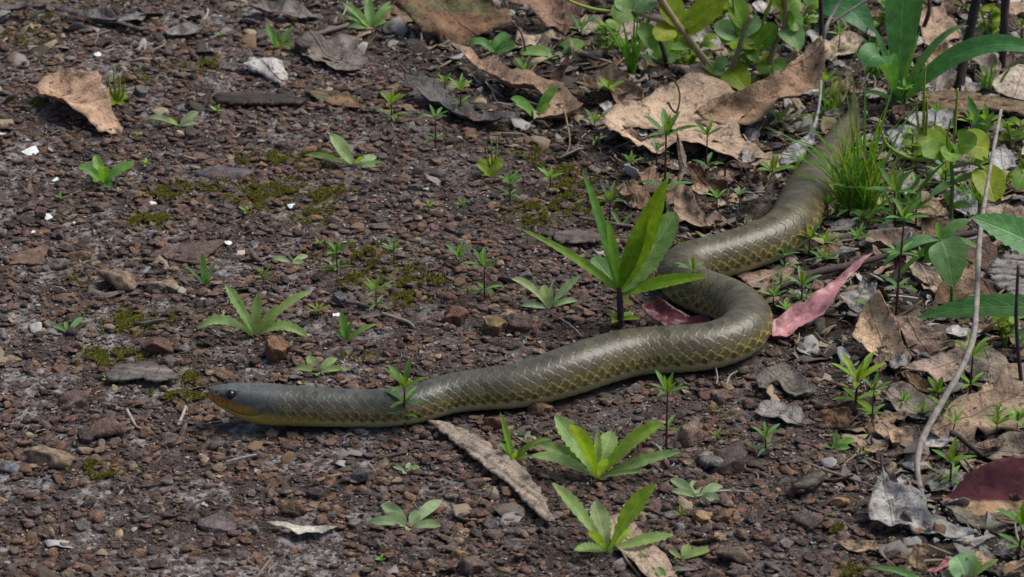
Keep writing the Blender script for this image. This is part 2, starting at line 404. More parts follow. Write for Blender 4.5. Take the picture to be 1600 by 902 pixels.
# head: boxier section with a flat crown, narrower towards the snout
pw = 0.74
hxh = Rr*np.sign(st)*np.abs(st)**pw*0.90; hzh = Rr*np.sign(ct)*np.abs(ct)**pw*0.97
swell = 1+0.035*(fbm(S*22, S*0, 12, 2)-0.5)[:, None]*2*(1-head_w); hxb = hxb*swell; hzb = np.where(ct > 0, hzb*swell, hzb)
LX = hxb*(1-head_w)+hxh*head_w; LZ = hzb*(1-head_w)+hzh*head_w
A = np.abs(TH)*180/math.pi
# ---- scales
pitch = 0.0096*np.clip(Rr/0.0185, 0.16, 1.1)
tl = np.cumsum(np.gradient(S)[:, None]/pitch, axis=0)
tl = np.broadcast_to(tl, TH.shape)
VEN = 102.0
un = TH*180/math.pi/VEN                                                              # -1..1 over the dorsal rows
u = np.sign(un)*(np.abs(un)**1.12)*6.5
gap = np.full(TH.shape, 9.0); best = np.full(TH.shape, 1e9); edge = np.zeros(TH.shape); seedv = np.zeros(TH.shape); du_b = np.zeros(TH.shape)
for off in (-1, 0, 1):
    row = np.round(u)+off; du = u-row; ph = np.mod(row, 2)*0.5
    e = 0.60*np.sqrt(np.clip(1-(np.abs(du)/0.98)**1.7, 0, 1))
    ok = np.abs(du) < 0.98
    j = np.floor(tl-ph-e)+1; cen = j+ph; dt = tl-cen                                  # smallest centre with dt < e
    d = e-dt; gap = np.where(ok, np.minimum(gap, 1-d), gap)
    upd = ok & (cen < best)
    best = np.where(upd, cen, best); edge = np.where(upd, d, edge); du_b = np.where(upd, du, du_b)
    seedv = np.where(upd, hash2(row+50, j, 3), seedv)
dors = (A < VEN)*(1-head_w)
lift = np.exp(-np.clip(edge, 0, 2)/0.32)                                              # raised towards the free edge
relief = (lift*0.00095 - 0.00065*np.exp(-(gap/0.10)**2) + 0.00006*np.exp(-(du_b/0.08)**2))
# belly scutes
tv = np.mod(tl*1.0, 1.0); ven = (A >= VEN)*(1-head_w)
relief = relief*dors*np.clip(Rr/0.016, 0, 1)*(0.75+0.25*smooth(0.06, 0.19, S))[:, None]*(0.24+0.76*smooth(30, 82, A)) + ven*(tv**3)*0.0004*np.clip(Rr/0.016, 0, 1)
# ---- head plates
jaw_px = [(329, 128), (340, 122), (355, 117), (375, 111), (395, 102), (412, 92), (425, 90)]
jaw = np.interp(S, [s_of(a) for a, b in jaw_px], [b for a, b in jaw_px])[:, None]
jmask = np.clip((s_of(416)-S)/(s_of(416)-s_of(408)), 0, 1)[:, None]
djaw = A-jaw
relief = relief - 0.0009*np.exp(-(djaw/4.0)**2)*jmask + 0.0006*np.exp(-((djaw+11)/9)**2)*jmask
lab_edges = [336, 342, 349, 357, 367, 382]
labg = sum(np.exp(-((S[:, None]-s_of(e))/0.00035)**2) for e in lab_edges)*(np.abs(djaw+18) < 17)*jmask
labg = labg*smooth(-3, 6, A-np.interp(S, [s_of(a) for a in (329, 345, 370, 395, 412)], [70, 74, 80, 84, 92])[:, None]); relief = relief - 0.0003*labg
lowg = sum(np.exp(-((S[:, None]-s_of(e))/0.0004)**2) for e in (345, 354, 364, 376, 390))*((djaw > 2) & (djaw < 26))*jmask
relief = relief - 0.0003*lowg
plates = sum(np.exp(-((S[:, None]-s_of(e)-0.0009*np.abs(TH)*k)/0.0004)**2) for e, k in ((338, 1), (347, 1.5), (366, -1), (388, 0.5), (420, -1)))*(A < 60)*head_w
plates = plates+np.exp(-((A-30)/2.2)**2)*((S > s_of(352)) & (S < s_of(372)))[:, None]*1.0 + np.exp(-(A/1.6)**2)*(((S > s_of(388)) & (S < s_of(420))) | (S < s_of(352)))[:, None]*head_w
relief = relief - 0.00010*np.clip(plates, 0, 1)
temp = 0.6*(np.mod(S[:, None]/0.0075+np.floor(A/17)*0.5, 1.0) < 0.05)*((A > 40) & (A < 80))*head_w*(S > s_of(372))[:, None]
relief = relief - 0.0002*temp
# brow ridge, eye socket and nostril
s_eye = s_of(359.5); A_eye = 52
de = np.sqrt(((S[:, None]-s_eye)/0.0034)**2+((A-A_eye)/15.0)**2)
relief = relief - 0.0012*np.exp(-(de)**4) + 0.0007*np.exp(-((S[:, None]-s_eye)/0.006)**2-((A-27)/7.0)**2)
dn = np.sqrt(((S[:, None]-s_of(336.5))/0.0011)**2+((A-56)/11.0)**2); relief = relief-0.0010*np.exp(-dn**2)
LXr = LX+relief*st; LZr = LZ+relief*ct
V3 = C[:, None, :3]+side[:, None, :]*LXr[..., None]+upn[:, None, :]*LZr[..., None]
# ---- colours
def colr(*c): return np.array(c)
shape = TH.shape+(3,)
rel = np.clip((S-0.06)/(L-0.06), 0, 1)[:, None, None]
back = colr(0.056, 0.053, 0.038)*(1-rel)+colr(0.076, 0.060, 0.027)*rel
bluish = np.exp(-((S-0.10)/0.10)**2)[:, None, None]; back = back*(1-0.6*bluish)+colr(0.052, 0.058, 0.056)*0.6*bluish
flank = colr(0.098, 0.078, 0.034)*(1-0.3*rel)+colr(0.088, 0.066, 0.026)*rel*0.3
wside = smooth(42, 80, A+18*(noise2(tl*0.25, u*0.7, 8)-0.5))[..., None]
base = back*(1-wside)+flank*wside
base = base*(0.72+0.6*seedv[..., None])*(1+0.10*np.sin(tl*math.pi)[..., None]*(1-wside))
yel = np.exp(-(np.clip(gap-0.06, 0, 9)/0.15)**2)                                  # pale skin at the front of each scale
yel = np.clip(yel*(0.7+0.3*smooth(-0.5, 0.4, -du_b*np.sign(TH)))*(0.8+0.5*seedv), 0, 1)
yel2 = np.exp(-np.clip(edge, 0, 1)/0.035)
wy = (0.07+0.93*smooth(56, 88, A))[..., None]*(0.8+0.5*rel)*(0.75+0.25*smooth(0.06, 0.19, S))[:, None, None]
base = base*(1-0.92*yel[..., None]*wy)+colr(0.42, 0.34, 0.105)*(0.92*yel[..., None]*wy)
base = base*(1-0.5*yel2[..., None]*wy)+colr(0.20, 0.165, 0.06)*(0.5*yel2[..., None]*wy)
gl = np.exp(-(gap/0.045)**2)[..., None]; base = base*(1-0.7*gl*(1-0.85*np.clip(wy, 0, 1)))
belly = (colr(0.42, 0.39, 0.20)*(0.9+0.2*noise2(tl*0.8, u*0, 4)[..., None]))*(1-0.35*(tv > 0.93)[..., None])
belly = belly*(1-0.25*rel)
seam = np.exp(-((np.mod(tl, 1.0)-0.5)/0.07)**2)*(1-smooth(45, 75, A))*smooth(0.07, 0.14, S)[:, None]
base = base*(1-0.38*seam[..., None])
wb = smooth(VEN-5, VEN+2, A+5*np.cos(tl*2*math.pi))[..., None]
base = base*(1-wb)+belly*wb
crown = np.broadcast_to(colr(0.080, 0.086, 0.084), shape)*(0.7+0.6*fbm(S[:, None]*420+0*TH, TH*5, 6, 3)[..., None])
crown = crown*(1-0.38*np.clip(plates+temp, 0, 1)[..., None])
headc = crown.copy()
orange_top = np.interp(S, [s_of(a) for a in (329, 345, 370, 395, 412)], [70, 74, 80, 84, 92])[:, None]
wo = (smooth(-8, 12, A-orange_top)*(djaw < 1)*jmask*smooth(s_of(414), s_of(402), S)[:, None])[..., None]
lipc = colr(0.29, 0.125, 0.022)*(0.85+0.4*noise2(S[:, None]*700, A/9, 5)[..., None])
headc = headc*(1-wo)+lipc*wo
headc = headc*(1-0.5*np.clip(labg, 0, 1)[..., None])
chin = colr(0.42, 0.32, 0.06)
wc = (np.maximum(smooth(0.5, 3, djaw)*jmask, smooth(92, 106, A)*(1-jmask)))[..., None]
headc = headc*(1-wc)+chin*wc
headc = headc*(1-0.92*(np.exp(-(djaw/3.0)**2)*jmask)[..., None])
dk = np.exp(-((S[:, None]-s_of(347))/0.0048)**2-((A-64)/13)**2)[..., None]*0.85
headc = headc*(1-dk)+colr(0.022, 0.014, 0.010)*dk
nos = np.exp(-dn**2)[..., None]; headc = headc*(1-0.9*nos)
ns = np.exp(-((S[:, None]-s_of(339.5))/0.0007)**2-((A-60)/10)**2)[..., None]; headc = headc*(1-0.7*ns)+colr(0.3, 0.22, 0.06)*0.7*ns
hw = head_w[..., None]
colsn = base*(1-hw)+headc*hw
nk = np.exp(-((S-s_of(445))/0.032)**2)[:, None, None]; wn_ = smooth(80, 98, A)[..., None]*nk*0.75
colsn = colsn*(1-wn_)+colr(0.36, 0.26, 0.05)*wn_
nr = len(S); idx = np.arange(nr*NT).reshape(nr, NT); nxt = np.roll(idx, -1, axis=1)
Fq = np.stack([idx[:-1], nxt[:-1], nxt[1:], idx[1:]], -1).reshape(-1, 4)
Vs = V3.reshape(-1, 3); nV = len(Vs)
Vs = np.vstack([Vs, C[0, :3]-T[0]*C[0, 3]*0.55, C[-1, :3]])
sme = mesh_np('snake_body', Vs[:nV], Fq)
def snake_material():
    m, nt, bs, out = nmat('snake_skin')
    a = N(nt, 'ShaderNodeAttribute', attribute_type='GEOMETRY', attribute_name='col')
    geo = N(nt, 'ShaderNodeNewGeometry'); n1 = tex(nt, 'noise', 1500, geo.outputs['Position'], 2)
    c = mixc(nt, 1.0, a.outputs['Color'], ramp(nt, n1.outputs[0], [(0.3, 0.8), (0.7, 1.2)]), 'MULTIPLY')
    nt.links.new(c, bs.inputs['Base Color']); bs.inputs['Roughness'].default_value = 0.40
    bs.inputs['Specular IOR Level'].default_value = 0.40
    bump(nt, bs, n1.outputs[0], 0.15, 0.0003); return m
# close both ends inside the same mesh
sme_faces_extra = []
sme = bpy.data.meshes.new('snake_body')
tri = [(nV, int(idx[0, (k+1) % NT]), int(idx[0, k])) for k in range(NT)]+[(nV+1, int(idx[-1, k]), int(idx[-1, (k+1) % NT])) for k in range(NT)]
nf = len(Fq); loops = np.concatenate([Fq.ravel(), np.array(tri).ravel()]).astype(np.int32)
starts = np.concatenate([np.arange(nf)*4, nf*4+np.arange(len(tri))*3]).astype(np.int32)
sme.vertices.add(len(Vs)); sme.vertices.foreach_set('co', Vs.astype(np.float32).ravel())
sme.loops.add(len(loops)); sme.loops.foreach_set('vertex_index', loops)
sme.polygons.add(len(starts)); sme.polygons.foreach_set('loop_start', starts); sme.polygons.foreach_set('use_smooth', np.ones(len(starts), bool))
sme.update(calc_edges=True); sme.materials.append(snake_material())
cs = colsn.reshape(-1, 3); set_attr(sme, 'col', np.vstack([cs, cs[0], cs[-1]]))
import bmesh
if sme.polygons[nf//2].normal.dot(Vector(sme.polygons[nf//2].center)-Vector(C[int(nf//2//NT), :3])) < 0: sme.flip_normals()
snake = obj('snake', sme)
tag(snake, 'long olive grey snake with orange lips crawling over the gravel in an S curve', 'snake')
# eyes
def ball(r, seg=24, rings=16):
    V = []; F = []
    for i in range(rings+1):
        a = math.pi*i/rings
        for j in range(seg):
            b = 2*math.pi*j/seg; V.append((r*math.sin(a)*math.cos(b), r*math.sin(a)*math.sin(b), r*math.cos(a)))
    for i in range(rings):
        for j in range(seg): F.append((i*seg+j, (i+1)*seg+j, (i+1)*seg+(j+1) % seg, i*seg+(j+1) % seg))
    return np.array(V), np.array(F)
m_eye, nt, bs, out = nmat('snake_eye'); bs.inputs['Base Color'].default_value = (0.006, 0.006, 0.007, 1); bs.inputs['Roughness'].default_value = 0.06
m_iris, nt, bs, out = nmat('snake_eye_ring'); bs.inputs['Base Color'].default_value = (0.05, 0.03, 0.012, 1); bs.inputs['Roughness'].default_value = 0.4
i_e = int(np.argmin(np.abs(S-s_eye)))
for sg in (1, -1):
    k = int(np.argmin(np.abs(th-sg*math.radians(A_eye))))
    pc = V3[i_e, k]; inw = C[i_e, :3]-pc; inw /= np.linalg.norm(inw)
    r = 0.0037; ce = pc+inw*r*0.25
    Vb, Fb = ball(r); eo = obj('eye', mesh_np('eye', Vb+ce, Fb, m_eye), snake)
    # ring of skin round the eye
    nrm = Vector(-inw); q = nrm.to_track_quat('Z', 'Y').to_matrix(); Vt = []; Ft = []
    for i in range(28):
        for j in range(8):
            a = 2*math.pi*i/28; b = 2*math.pi*j/8; rr = r*0.98+0.0005*math.cos(b)
            Vt.append(Vector(ce)+q@Vector((rr*math.cos(a), rr*math.sin(a), r*0.22+0.0005*math.sin(b))))
            Ft.append((i*8+j, ((i+1) % 28)*8+j, ((i+1) % 28)*8+(j+1) % 8, i*8+(j+1) % 8))
    obj('eye_ring', mesh_np('eye_ring', np.array([v[:] for v in Vt]), np.array(Ft), m_iris), eo)
SNK = C[::12, :4]
def near_snake(x, y, k=1.0):
    d = (SNK[:, 0][None]-np.asarray(x)[..., None])**2+(SNK[:, 1][None]-np.asarray(y)[..., None])**2
    return (d < (SNK[:, 3][None]*k)**2).any(-1)

# ------------------------------------------------------------------ stones picked from the photograph
HAND = [
 (435, 559, 23, (0.165, 0.085, 0.042), 'round rust-brown stone standing behind the head of the snake', ROUND, 0.15, 1.0),
 (188, 440, 36, 'tan', 'large tan hump-backed stone in the gravel with a darker right face', None, 0.3, 1.0),
 (300, 386, 62, 'purple-brown', 'long flat purple-brown slab sunk in the gravel near white chips', SLAB[0], 0.4, 0.8),
 (345, 259, 54, (0.085, 0.07, 0.075), 'long flat purple-grey slab between mossy patches', SLAB[1], 0.4, 0.8),
 (170, 674, 35, (0.085, 0.052, 0.042), 'large dark brown lump of stone in front of the snout of the snake', None, 0.25, 1.3),
 (137, 692, 18, 'dark brown', 'small dark round stone touching a large brown lump', ROUND, 0.25, 0.9),
 (75, 716, 41, 'tan', 'broad tan wedge-shaped stone with green moss along its lower edge', None, 0.25, 0.8),
 (22, 735, 21, (0.10, 0.105, 0.125), 'blue-grey rounded stone beside a broad tan wedge-shaped stone', None, 0.25, 0.8),
 (246, 541, 28, (0.085, 0.042, 0.030), 'dark angular rusty stone behind the grey wood flake', None, 0.2, 1.4),
 (118, 628, 27, 'purple-brown', 'flat purple-brown stone left of the snout of the snake', None, 0.35, 0.8),
 (345, 812, 37, (0.105, 0.08, 0.08), 'broad flat mauve stone in the sandy gravel', SLAB[2], 0.2, 1.3),
 (48, 396, 42, (0.12, 0.075, 0.05), 'long flat brown stone behind the large tan hump-backed stone', SLAB[0], 0.3, 1.0),
 (120, 398, 22, 'rust-brown', 'orange-brown stone behind the large tan hump-backed stone', None, 0.3, 1.0),
 (48, 346, 17, 'dark brown', 'dark blocky stone on pale sand near white chips', None, 0.2, 1.2),
 (92, 412, 18, 'grey', 'tilted grey stone left of the large tan hump-backed stone', None, 0.2, 1.2),
 (242, 450, 20, (0.13, 0.10, 0.08), 'stone with a dark grey face right of the large tan hump-backed stone', None, 0.2, 1.1),
 (262, 446, 22, 'tan', 'yellowish tan stone beside the dark-faced stone', None, 0.3, 0.9),
 (712, 497, 23, (0.13, 0.055, 0.035), 'red-brown stone behind the back of the snake', None, 0.25, 1.1),
 (773, 513, 20, (0.15, 0.10, 0.045), 'round mustard-brown stone behind the back of the snake', ROUND, 0.25, 1.0),
 (818, 505, 25, 'purple-brown', 'purple-brown block of stone next to the round mustard-brown stone', None, 0.2, 1.2),
 (532, 470, 13, (0.09, 0.085, 0.09), 'round grey pebble at the end of a dark twig', ROUND, 0.2, 1.0),
 (563, 746, 24, (0.105, 0.088, 0.085), 'oblong grey-brown stone in front of the neck of the snake', SLAB[1], 0.0, 2.2),
 (591, 750, 13, 'rust-brown', 'rusty pebble touching the oblong grey-brown stone', None, 0.2, 1.2),
 (462, 797, 23, 'rust-brown', 'rust-brown flat stone behind the whitish leaf scrap', None, 0.3, 0.9),
 (497, 770, 17, 'dark brown', 'square dark stone behind the rust-brown flat stone', None, 0.2, 1.2),
 (712, 850, 13, 'tan', 'pale tan pebble with a second tan pebble below it', None, 0.15, 1.3),
 (717, 872, 11, (0.22, 0.14, 0.06), 'golden tan pebble below a pale tan pebble', None, 0.15, 1.3),
 (738, 890, 26, 'purple-brown', 'big purple-brown stone beside the golden tan pebble', None, 0.3, 0.9),
 (845, 643, 20, 'rust-brown', 'rust-coloured flat stone under the belly edge of the snake', None, 0.25, 1.0),
 (771, 663, 19, (0.13, 0.058, 0.036), 'red-brown angular stone beside the bark strip', None, 0.15, 1.3),
 (1311, 788, 17, (0.21, 0.12, 0.05), 'orange-tan stone left of the large grey dead leaf', None, 0.2, 1.0),
 (1098, 812, 16, (0.24, 0.145, 0.075), 'smooth pale orange stone near the small pale rosette', ROUND, 0.3, 0.6),
 (1130, 812, 16, 'rust-brown', 'rusty stone right of the smooth pale orange stone', None, 0.25, 1.1),
 (1140, 730, 32, (0.075, 0.05, 0.048), 'dark purple-brown boulder-like stone right of the hairy rosette', None, 0.25, 1.1),
 (1082, 690, 22, (0.15, 0.10, 0.075), 'peaked light brown stone behind the hairy rosette', None, 0.15, 1.5),
 (1150, 868, 32, (0.10, 0.07, 0.05), 'broad brown stone near the bottom seedling', None, 0.3, 0.9),
 (1268, 815, 30, (0.06, 0.045, 0.042), 'dark flat stone left of the large grey dead leaf', None, 0.3, 0.9),
 (1005, 712, 18, 'rust-brown', 'rusty stone between the hairy rosette and the red-stemmed seedling', None, 0.25, 1.1),
 (165, 160, 11, 'rust-brown', 'small orange-brown stone beside the crumpled tan leaf', None, 0.2, 1.2),
 (222, 153, 13, (0.1, 0.085, 0.09), 'round grey pebble by the yellow flower spikes', ROUND, 0.25, 1.0),
 (300, 215, 13, (0.075, 0.052, 0.05), 'round purple pebble below the pale three-leaved seedling', ROUND, 0.25, 1.0),
 (475, 78, 15, (0.055, 0.045, 0.045), 'dark round stone on the grey flattened leaf', ROUND, 0.2, 1.0),
]
for (px, py, half, c, lab, me_, sink, zs) in HAND: stone(px, py, half*1.08, c, lab, me_, None, None, 0.85, zs*1.2, sink*0.8)
LAND = [(h[0], h[1], h[4]) for h in HAND]
LM = [(398, 529, 'the hairy rosette with arching leaves'), (934, 750, 'the large hairy rosette'), (949, 864, 'the front rosette on the flat leaf'), (640, 826, 'the pale blue-green rosette'), (1090, 780, 'the small pale rosette'),
      (496, 584, 'the small rosette behind the neck'), (552, 262, 'the grey-green leaf pair'), (280, 199, 'the pale three-leaved seedling'), (857, 484, 'the pale arching rosette'), (162, 290, 'the four-leaved bright seedling'),
      (435, 80, 'the seedling near the grey curled leaf'), (321, 448, 'the tiny upright seedling'), (106, 521, 'the tiny green rosette'), (541, 536, 'the narrow-leaved seedling'), (802, 721, 'the bark strip'), (740, 700, 'the upper end of the bark strip'),
      (634, 738, 'the tiny four-leaved seedling'), (120, 165, 'the crumpled tan leaf'), (240, 321, 'the squarish white chip'), (455, 327, 'the white chip on moss'), (48, 240, 'the longest white chip'), (374, 402, 'the pinkish chip'), (435, 559, 'the round rust-brown stone'),
      (188, 440, 'the tan hump-backed stone'), (300, 386, 'the long purple-brown slab'), (345, 259, 'the purple-grey slab'), (170, 674, 'the large dark brown lump'), (75, 716, 'the tan wedge-shaped stone'), (246, 541, 'the dark angular rusty stone'), (220, 583, 'the grey wood flake'),
      (345, 812, 'the flat mauve stone'), (470, 832, 'the whitish leaf scrap'), (563, 746, 'the oblong grey-brown stone'), (712, 497, 'the red-brown stone behind the snake'), (738, 890, 'the big purple-brown stone'), (1140, 730, 'the dark boulder-like stone'), (1268, 815, 'the dark flat stone'), (330, 640, 'the snout of the snake'),
      (520, 670, 'the neck of the snake'), (880, 640, 'the belly of the snake'), (757, 472, 'the whorled seedling behind the snake'), (527, 432, 'the stacked-leaf seedling'), (616, 412, 'the slender two-leaved seedling'), (410, 155, 'the dark bark piece'), (420, 110, 'the grey curled leaf'), (100, 20, 'the dark bark flake'),
      (588, 486, 'the yellowish bushy seedling'), (681, 232, 'the slim seedling'), (40, 850, 'the sandy hollow'), (200, 850, 'the sandy gravel before the mauve stone'), (600, 880, 'the bottom sprout'), (810, 860, 'the lower end of the bark strip'), (1196, 710, 'the seedling near the boulder-like stone'), (970, 512, 'the serrated plant'), (640, 300, 'the bare gravel before the slate-grey leaf')]
# the remaining larger stones of the path
n_rand = 0; cand = 0
while n_rand < 250 and cand < 9000:
    cand += 1
    px = random.uniform(-30, 1420); py = random.uniform(15, 900); half = 8+13*random.random()**2.2
    p = G(px, py); s = half*mpp(px, py)
    if float(litter(p.x, p.y)) > 0.45: continue
    if near_snake(np.array([p.x]), np.array([p.y]), 1.25)[0]: continue
    if any((p.x-a)**2+(p.y-b)**2 < (0.85*(s+c))**2 for a, b, c in stone_spots): continue
    cn = random.choices(list(STONE_COLS), [38, 14, 8, 18, 15, 10])[0]
    d = np.hypot(SNK[:, 0]-p.x, SNK[:, 1]-p.y); k = int(np.argmin(d))
    xs = project(p.x, p.y)[0]
    hx_ = C[0, 0]
    if p.x < hx_-0.01: where = 'left of the head of the snake'
    elif p.y < y0 or (p.y < SNK[k, 1] and py > 560): where = 'in front of the snake'
    else: where = 'behind the snake'
    flatm = random.random() < 0.4
    zs = 0.7 if flatm else 1.15
    lm = min(LM, key=lambda q: math.hypot(q[0]-px, (q[1]-py)*1.9)); size = 'small' if half < 9 else 'middling' if half < 12 else 'large'
    lab = f"{size} {'flat' if flatm else 'chunky'} {cn} pebble close to {lm[2]}"; where = 'close to '+lm[2]
    stone(px, py, half, cn, lab, None, f"{size} {'flat' if flatm else 'chunky'} {cn} pebbles {where}", random.uniform(-0.6, 0.6), random.uniform(0.75, 1.0), zs, random.uniform(0.15, 0.35), 'pebble')
    n_rand += 1

# white chips of shell
CHIP_SPOTS = [(240, 321, 9), (455, 327, 10), (48, 240, 15), (374, 402, 13), (357, 384, 8), (4, 214, 7), (50, 367, 7), (75, 343, 9), (153, 89, 7), (527, 497, 10), (118, 352, 5), (86, 285, 7)]
for i, (px, py, half) in enumerate(CHIP_SPOTS):
    rng = np.random.default_rng(300+i); nn = 9; a = np.sort(rng.uniform(0, 2*math.pi, nn)); rr = rng.uniform(0.7, 1.0, nn)
    s = half*mpp(px, py); hh = 0.0007
    top = np.stack([np.cos(a)*rr*s, np.sin(a)*rr*s*0.9, np.full(nn, hh)], -1); bot = top*[1.05, 1.05, 0]
    V = np.vstack([top, bot, [[0, 0, hh*1.5]]]); F = []
    for k in range(nn):
        k2 = (k+1) % nn; F += [(k, k2, 2*nn), (k, nn+k, nn+k2), (k, nn+k2, k2)]
    o = obj('white_chip', mesh_np('white_chip', V, np.array(F), M_WHITE, False), None, None, (0.62, 0.64, 0.62) if i != 3 else (0.55, 0.42, 0.36))
    p = GG(px, py); o.location = (p.x, p.y, p.z+0.0022); o.rotation_euler = (rng.uniform(-.05, .35), rng.uniform(-.2, .2), rng.uniform(-1, 1))
    if i == 3: tag(o, 'pinkish white chip lying in the gravel among the white ones', 'chip')
    else: tag(o, ('large' if half > 11 else 'middling' if half > 7.5 else 'tiny')+' white chip on the gravel near '+min([q for q in LM if 'chip' not in q[2]], key=lambda q: math.hypot(q[0]-px, (q[1]-py)*1.9))[2], 'chip', 'white chips on the gravel path')

# ------------------------------------------------------------------ gravel, grit, litter, moss: instanced stuff
def gn_scatter(name, label, cat, protos, P, Rot, Scl, Pick, Colr_):
    me = bpy.data.meshes.new(name); me.vertices.add(len(P)); me.vertices.foreach_set('co', np.asarray(P, np.float32).ravel())
    set_attr(me, 'rot', Rot, 'FLOAT_VECTOR'); set_attr(me, 'scl', Scl, 'FLOAT_VECTOR'); set_attr(me, 'pick', Pick, 'INT'); set_attr(me, 'col', Colr_)
    o = obj(name, me); tag(o, label, cat, kind='stuff')
    pc = bpy.data.collections.new(name+'_pieces')
    for i, pm in enumerate(protos):
        pc.objects.link(bpy.data.objects.new('%s_piece_%02d' % (name, i), pm))
    ng = bpy.data.node_groups.new(name, 'GeometryNodeTree')
    ng.interface.new_socket('Geometry', in_out='INPUT', socket_type='NodeSocketGeometry')
    ng.interface.new_socket('Geometry', in_out='OUTPUT', socket_type='NodeSocketGeometry')
    gi = ng.nodes.new('NodeGroupInput'); go = ng.nodes.new('NodeGroupOutput')
    ci = ng.nodes.new('GeometryNodeCollectionInfo'); ci.inputs['Collection'].default_value = pc
    ci.inputs['Separate Children'].default_value = True; ci.inputs['Reset Children'].default_value = True
    ip = ng.nodes.new('GeometryNodeInstanceOnPoints'); ip.inputs['Pick Instance'].default_value = True
    def att(nm, dt):
        a = ng.nodes.new('GeometryNodeInputNamedAttribute'); a.data_type = dt; a.inputs['Name'].default_value = nm; return a.outputs['Attribute']
    m2p = ng.nodes.new('GeometryNodeMeshToPoints')
    ng.links.new(gi.outputs[0], m2p.inputs[0]); ng.links.new(m2p.outputs[0], ip.inputs['Points'])
    ng.links.new(ci.outputs[0], ip.inputs['Instance'])
    ng.links.new(att('pick', 'INT'), ip.inputs['Instance Index']); ng.links.new(att('rot', 'FLOAT_VECTOR'), ip.inputs['Rotation']); ng.links.new(att('scl', 'FLOAT_VECTOR'), ip.inputs['Scale'])
    ng.links.new(ip.outputs[0], go.inputs[0])
    md = o.modifiers.new('scatter', 'NODES'); md.node_group = ng
    return o
def area_points(n, seed):
    # the ground in view and a margin on every side
    rng = np.random.default_rng(seed)
    y = rng.uniform(-0.52, 0.72, n); half = 0.47+0.13*(y+0.52)
    return rng.uniform(-1, 1, n)*half, y, rng
PAL = np.array(list(STONE_COLS.values()))
def gravel_set(name, label, n, smin, smax, power, seed, protos, lit_keep, pale=0.0, sand_avoid=0.0):
    x, y, rng = area_points(n, seed); lt = litter(x, y)
    keep = rng.random(n) < (1-lt)+lt*lit_keep
    clump = fbm(x*16, y*16, seed+3, 2); keep &= rng.random(n) < 0.45+1.1*(clump-0.2)
    keep &= rng.random(n) < 1-sand_avoid*sand_mask(x, y, lt)
    keep &= ~near_snake(x, y, 0.9); x, y, lt = x[keep], y[keep], lt[keep]; m = len(x)
    s = smin+(smax-smin)*rng.random(m)**power
    c = PAL[rng.choice(6, m, p=[.36, .14, .06, .2, .10, .14])]*rng.uniform(0.8, 1.55, (m, 1))
    c = c*(1-0.35*lt[:, None])
    pm = rng.random(m) < pale*(1-0.7*lt)
    c[pm] = np.array([0.36, 0.34, 0.335])*rng.uniform(0.5, 1.25, (pm.sum(), 1))
    sc = np.stack([s, s*rng.uniform(0.65, 1.0, m), s*rng.uniform(0.7, 1.2, m)], -1)
    rot = np.stack([rng.uniform(-.35, .35, m), rng.uniform(-.35, .35, m), rng.normal(0, 0.6, m)], -1)
    z = height(x, y)+s*rng.uniform(0.05, 0.5, m)
    return gn_scatter(name, label, 'gravel', protos, np.stack([x, y, z], -1), rot, sc, rng.integers(0, len(protos), m), c)
MED = [stone_mesh('gravel_piece', 3, 200+k, M_STONE_I, 10, [0.4, 0.6, 0.5, 0.3][k % 4]) for k in range(12)]
FINE = [stone_mesh('grit_piece', 2, 240+k, M_STONE_I, 7, [0.5, 0.65, 0.35][k % 3]) for k in range(6)]
gravel_set('gravel', 'loose brown laterite gravel covering the path', 78000, 0.0015, 0.0064, 2.3, 11, MED, 0.10, 0.0, 0.6)
gravel_set('grit', 'fine brown grit filling the gaps of the gravel path', 170000, 0.0006, 0.0019, 1.5, 12, FINE, 0.35, 0.10, 0.55)
gravel_set('sand_grains', 'pale sand grains scattered between the stones', 80000, 0.0003, 0.0007, 1.2, 13, FINE, 0.25, 0.8)

# litter fragments
def frag_mesh(name, seed, mat, elong):
    rng = np.random.default_rng(seed); n = 11
    a = np.linspace(0, 2*math.pi, n, endpoint=False)+rng.uniform(-.2, .2, n); r = rng.uniform(0.6, 1.05, n)
    o1 = np.stack([np.cos(a)*r, np.sin(a)*r*elong], -1); o2 = o1*0.5
    P2 = np.vstack([o1, o2, [[0, 0]]]); z = (fbm(P2[:, 0]*1.3+seed, P2[:, 1]*1.3, seed, 2)-0.5)*0.7+0.6*P2[:, 0]**2*rng.uniform(-1, 1)
    V = np.hstack([P2, z[:, None]]); V2 = V-[0, 0, 0.04]; V = np.vstack([V, V2]); m = 2*n+1; F = []
    for k in range(n):
        k2 = (k+1) % n
        for b, fl in ((0, 1), (m, -1)):
            t = [(b+k, b+k2, b+n+k2), (b+k, b+n+k2, b+n+k), (b+n+k, b+n+k2, b+2*n)]; F += t if fl > 0 else [x[::-1] for x in t]
        F += [(k, m+k, m+k2), (k, m+k2, k2)]
    return mesh_np(name, V, np.array(F), mat)
def bit_mesh(name, seed, mat):
    rng = np.random.default_rng(seed); V = []; F = []; n = 6
    for i in range(6):
        t = i/5*2-1; cx = rng.uniform(-.05, .05); cy = 0.18*math.sin(t*2+seed)
        for k in range(n):
            a = 2*math.pi*k/n; r = rng.uniform(0.05, 0.085)*(1.0 if 0 < i < 5 else 0.6); V.append((t, cy+r*math.cos(a), r*math.sin(a)+cx))
    for i in range(5):
        for k in range(n): F.append((i*n+k, (i+1)*n+k, (i+1)*n+(k+1) % n, i*n+(k+1) % n))
    return mesh_np(name, np.array(V), np.array(F), mat)
FR = [frag_mesh('litter_piece', 400+k, M_FRAG, [0.45, 0.6, 0.3, 0.8][k % 4]) for k in range(8)]+[bit_mesh('litter_stick', 430+k, M_FRAG) for k in range(4)]
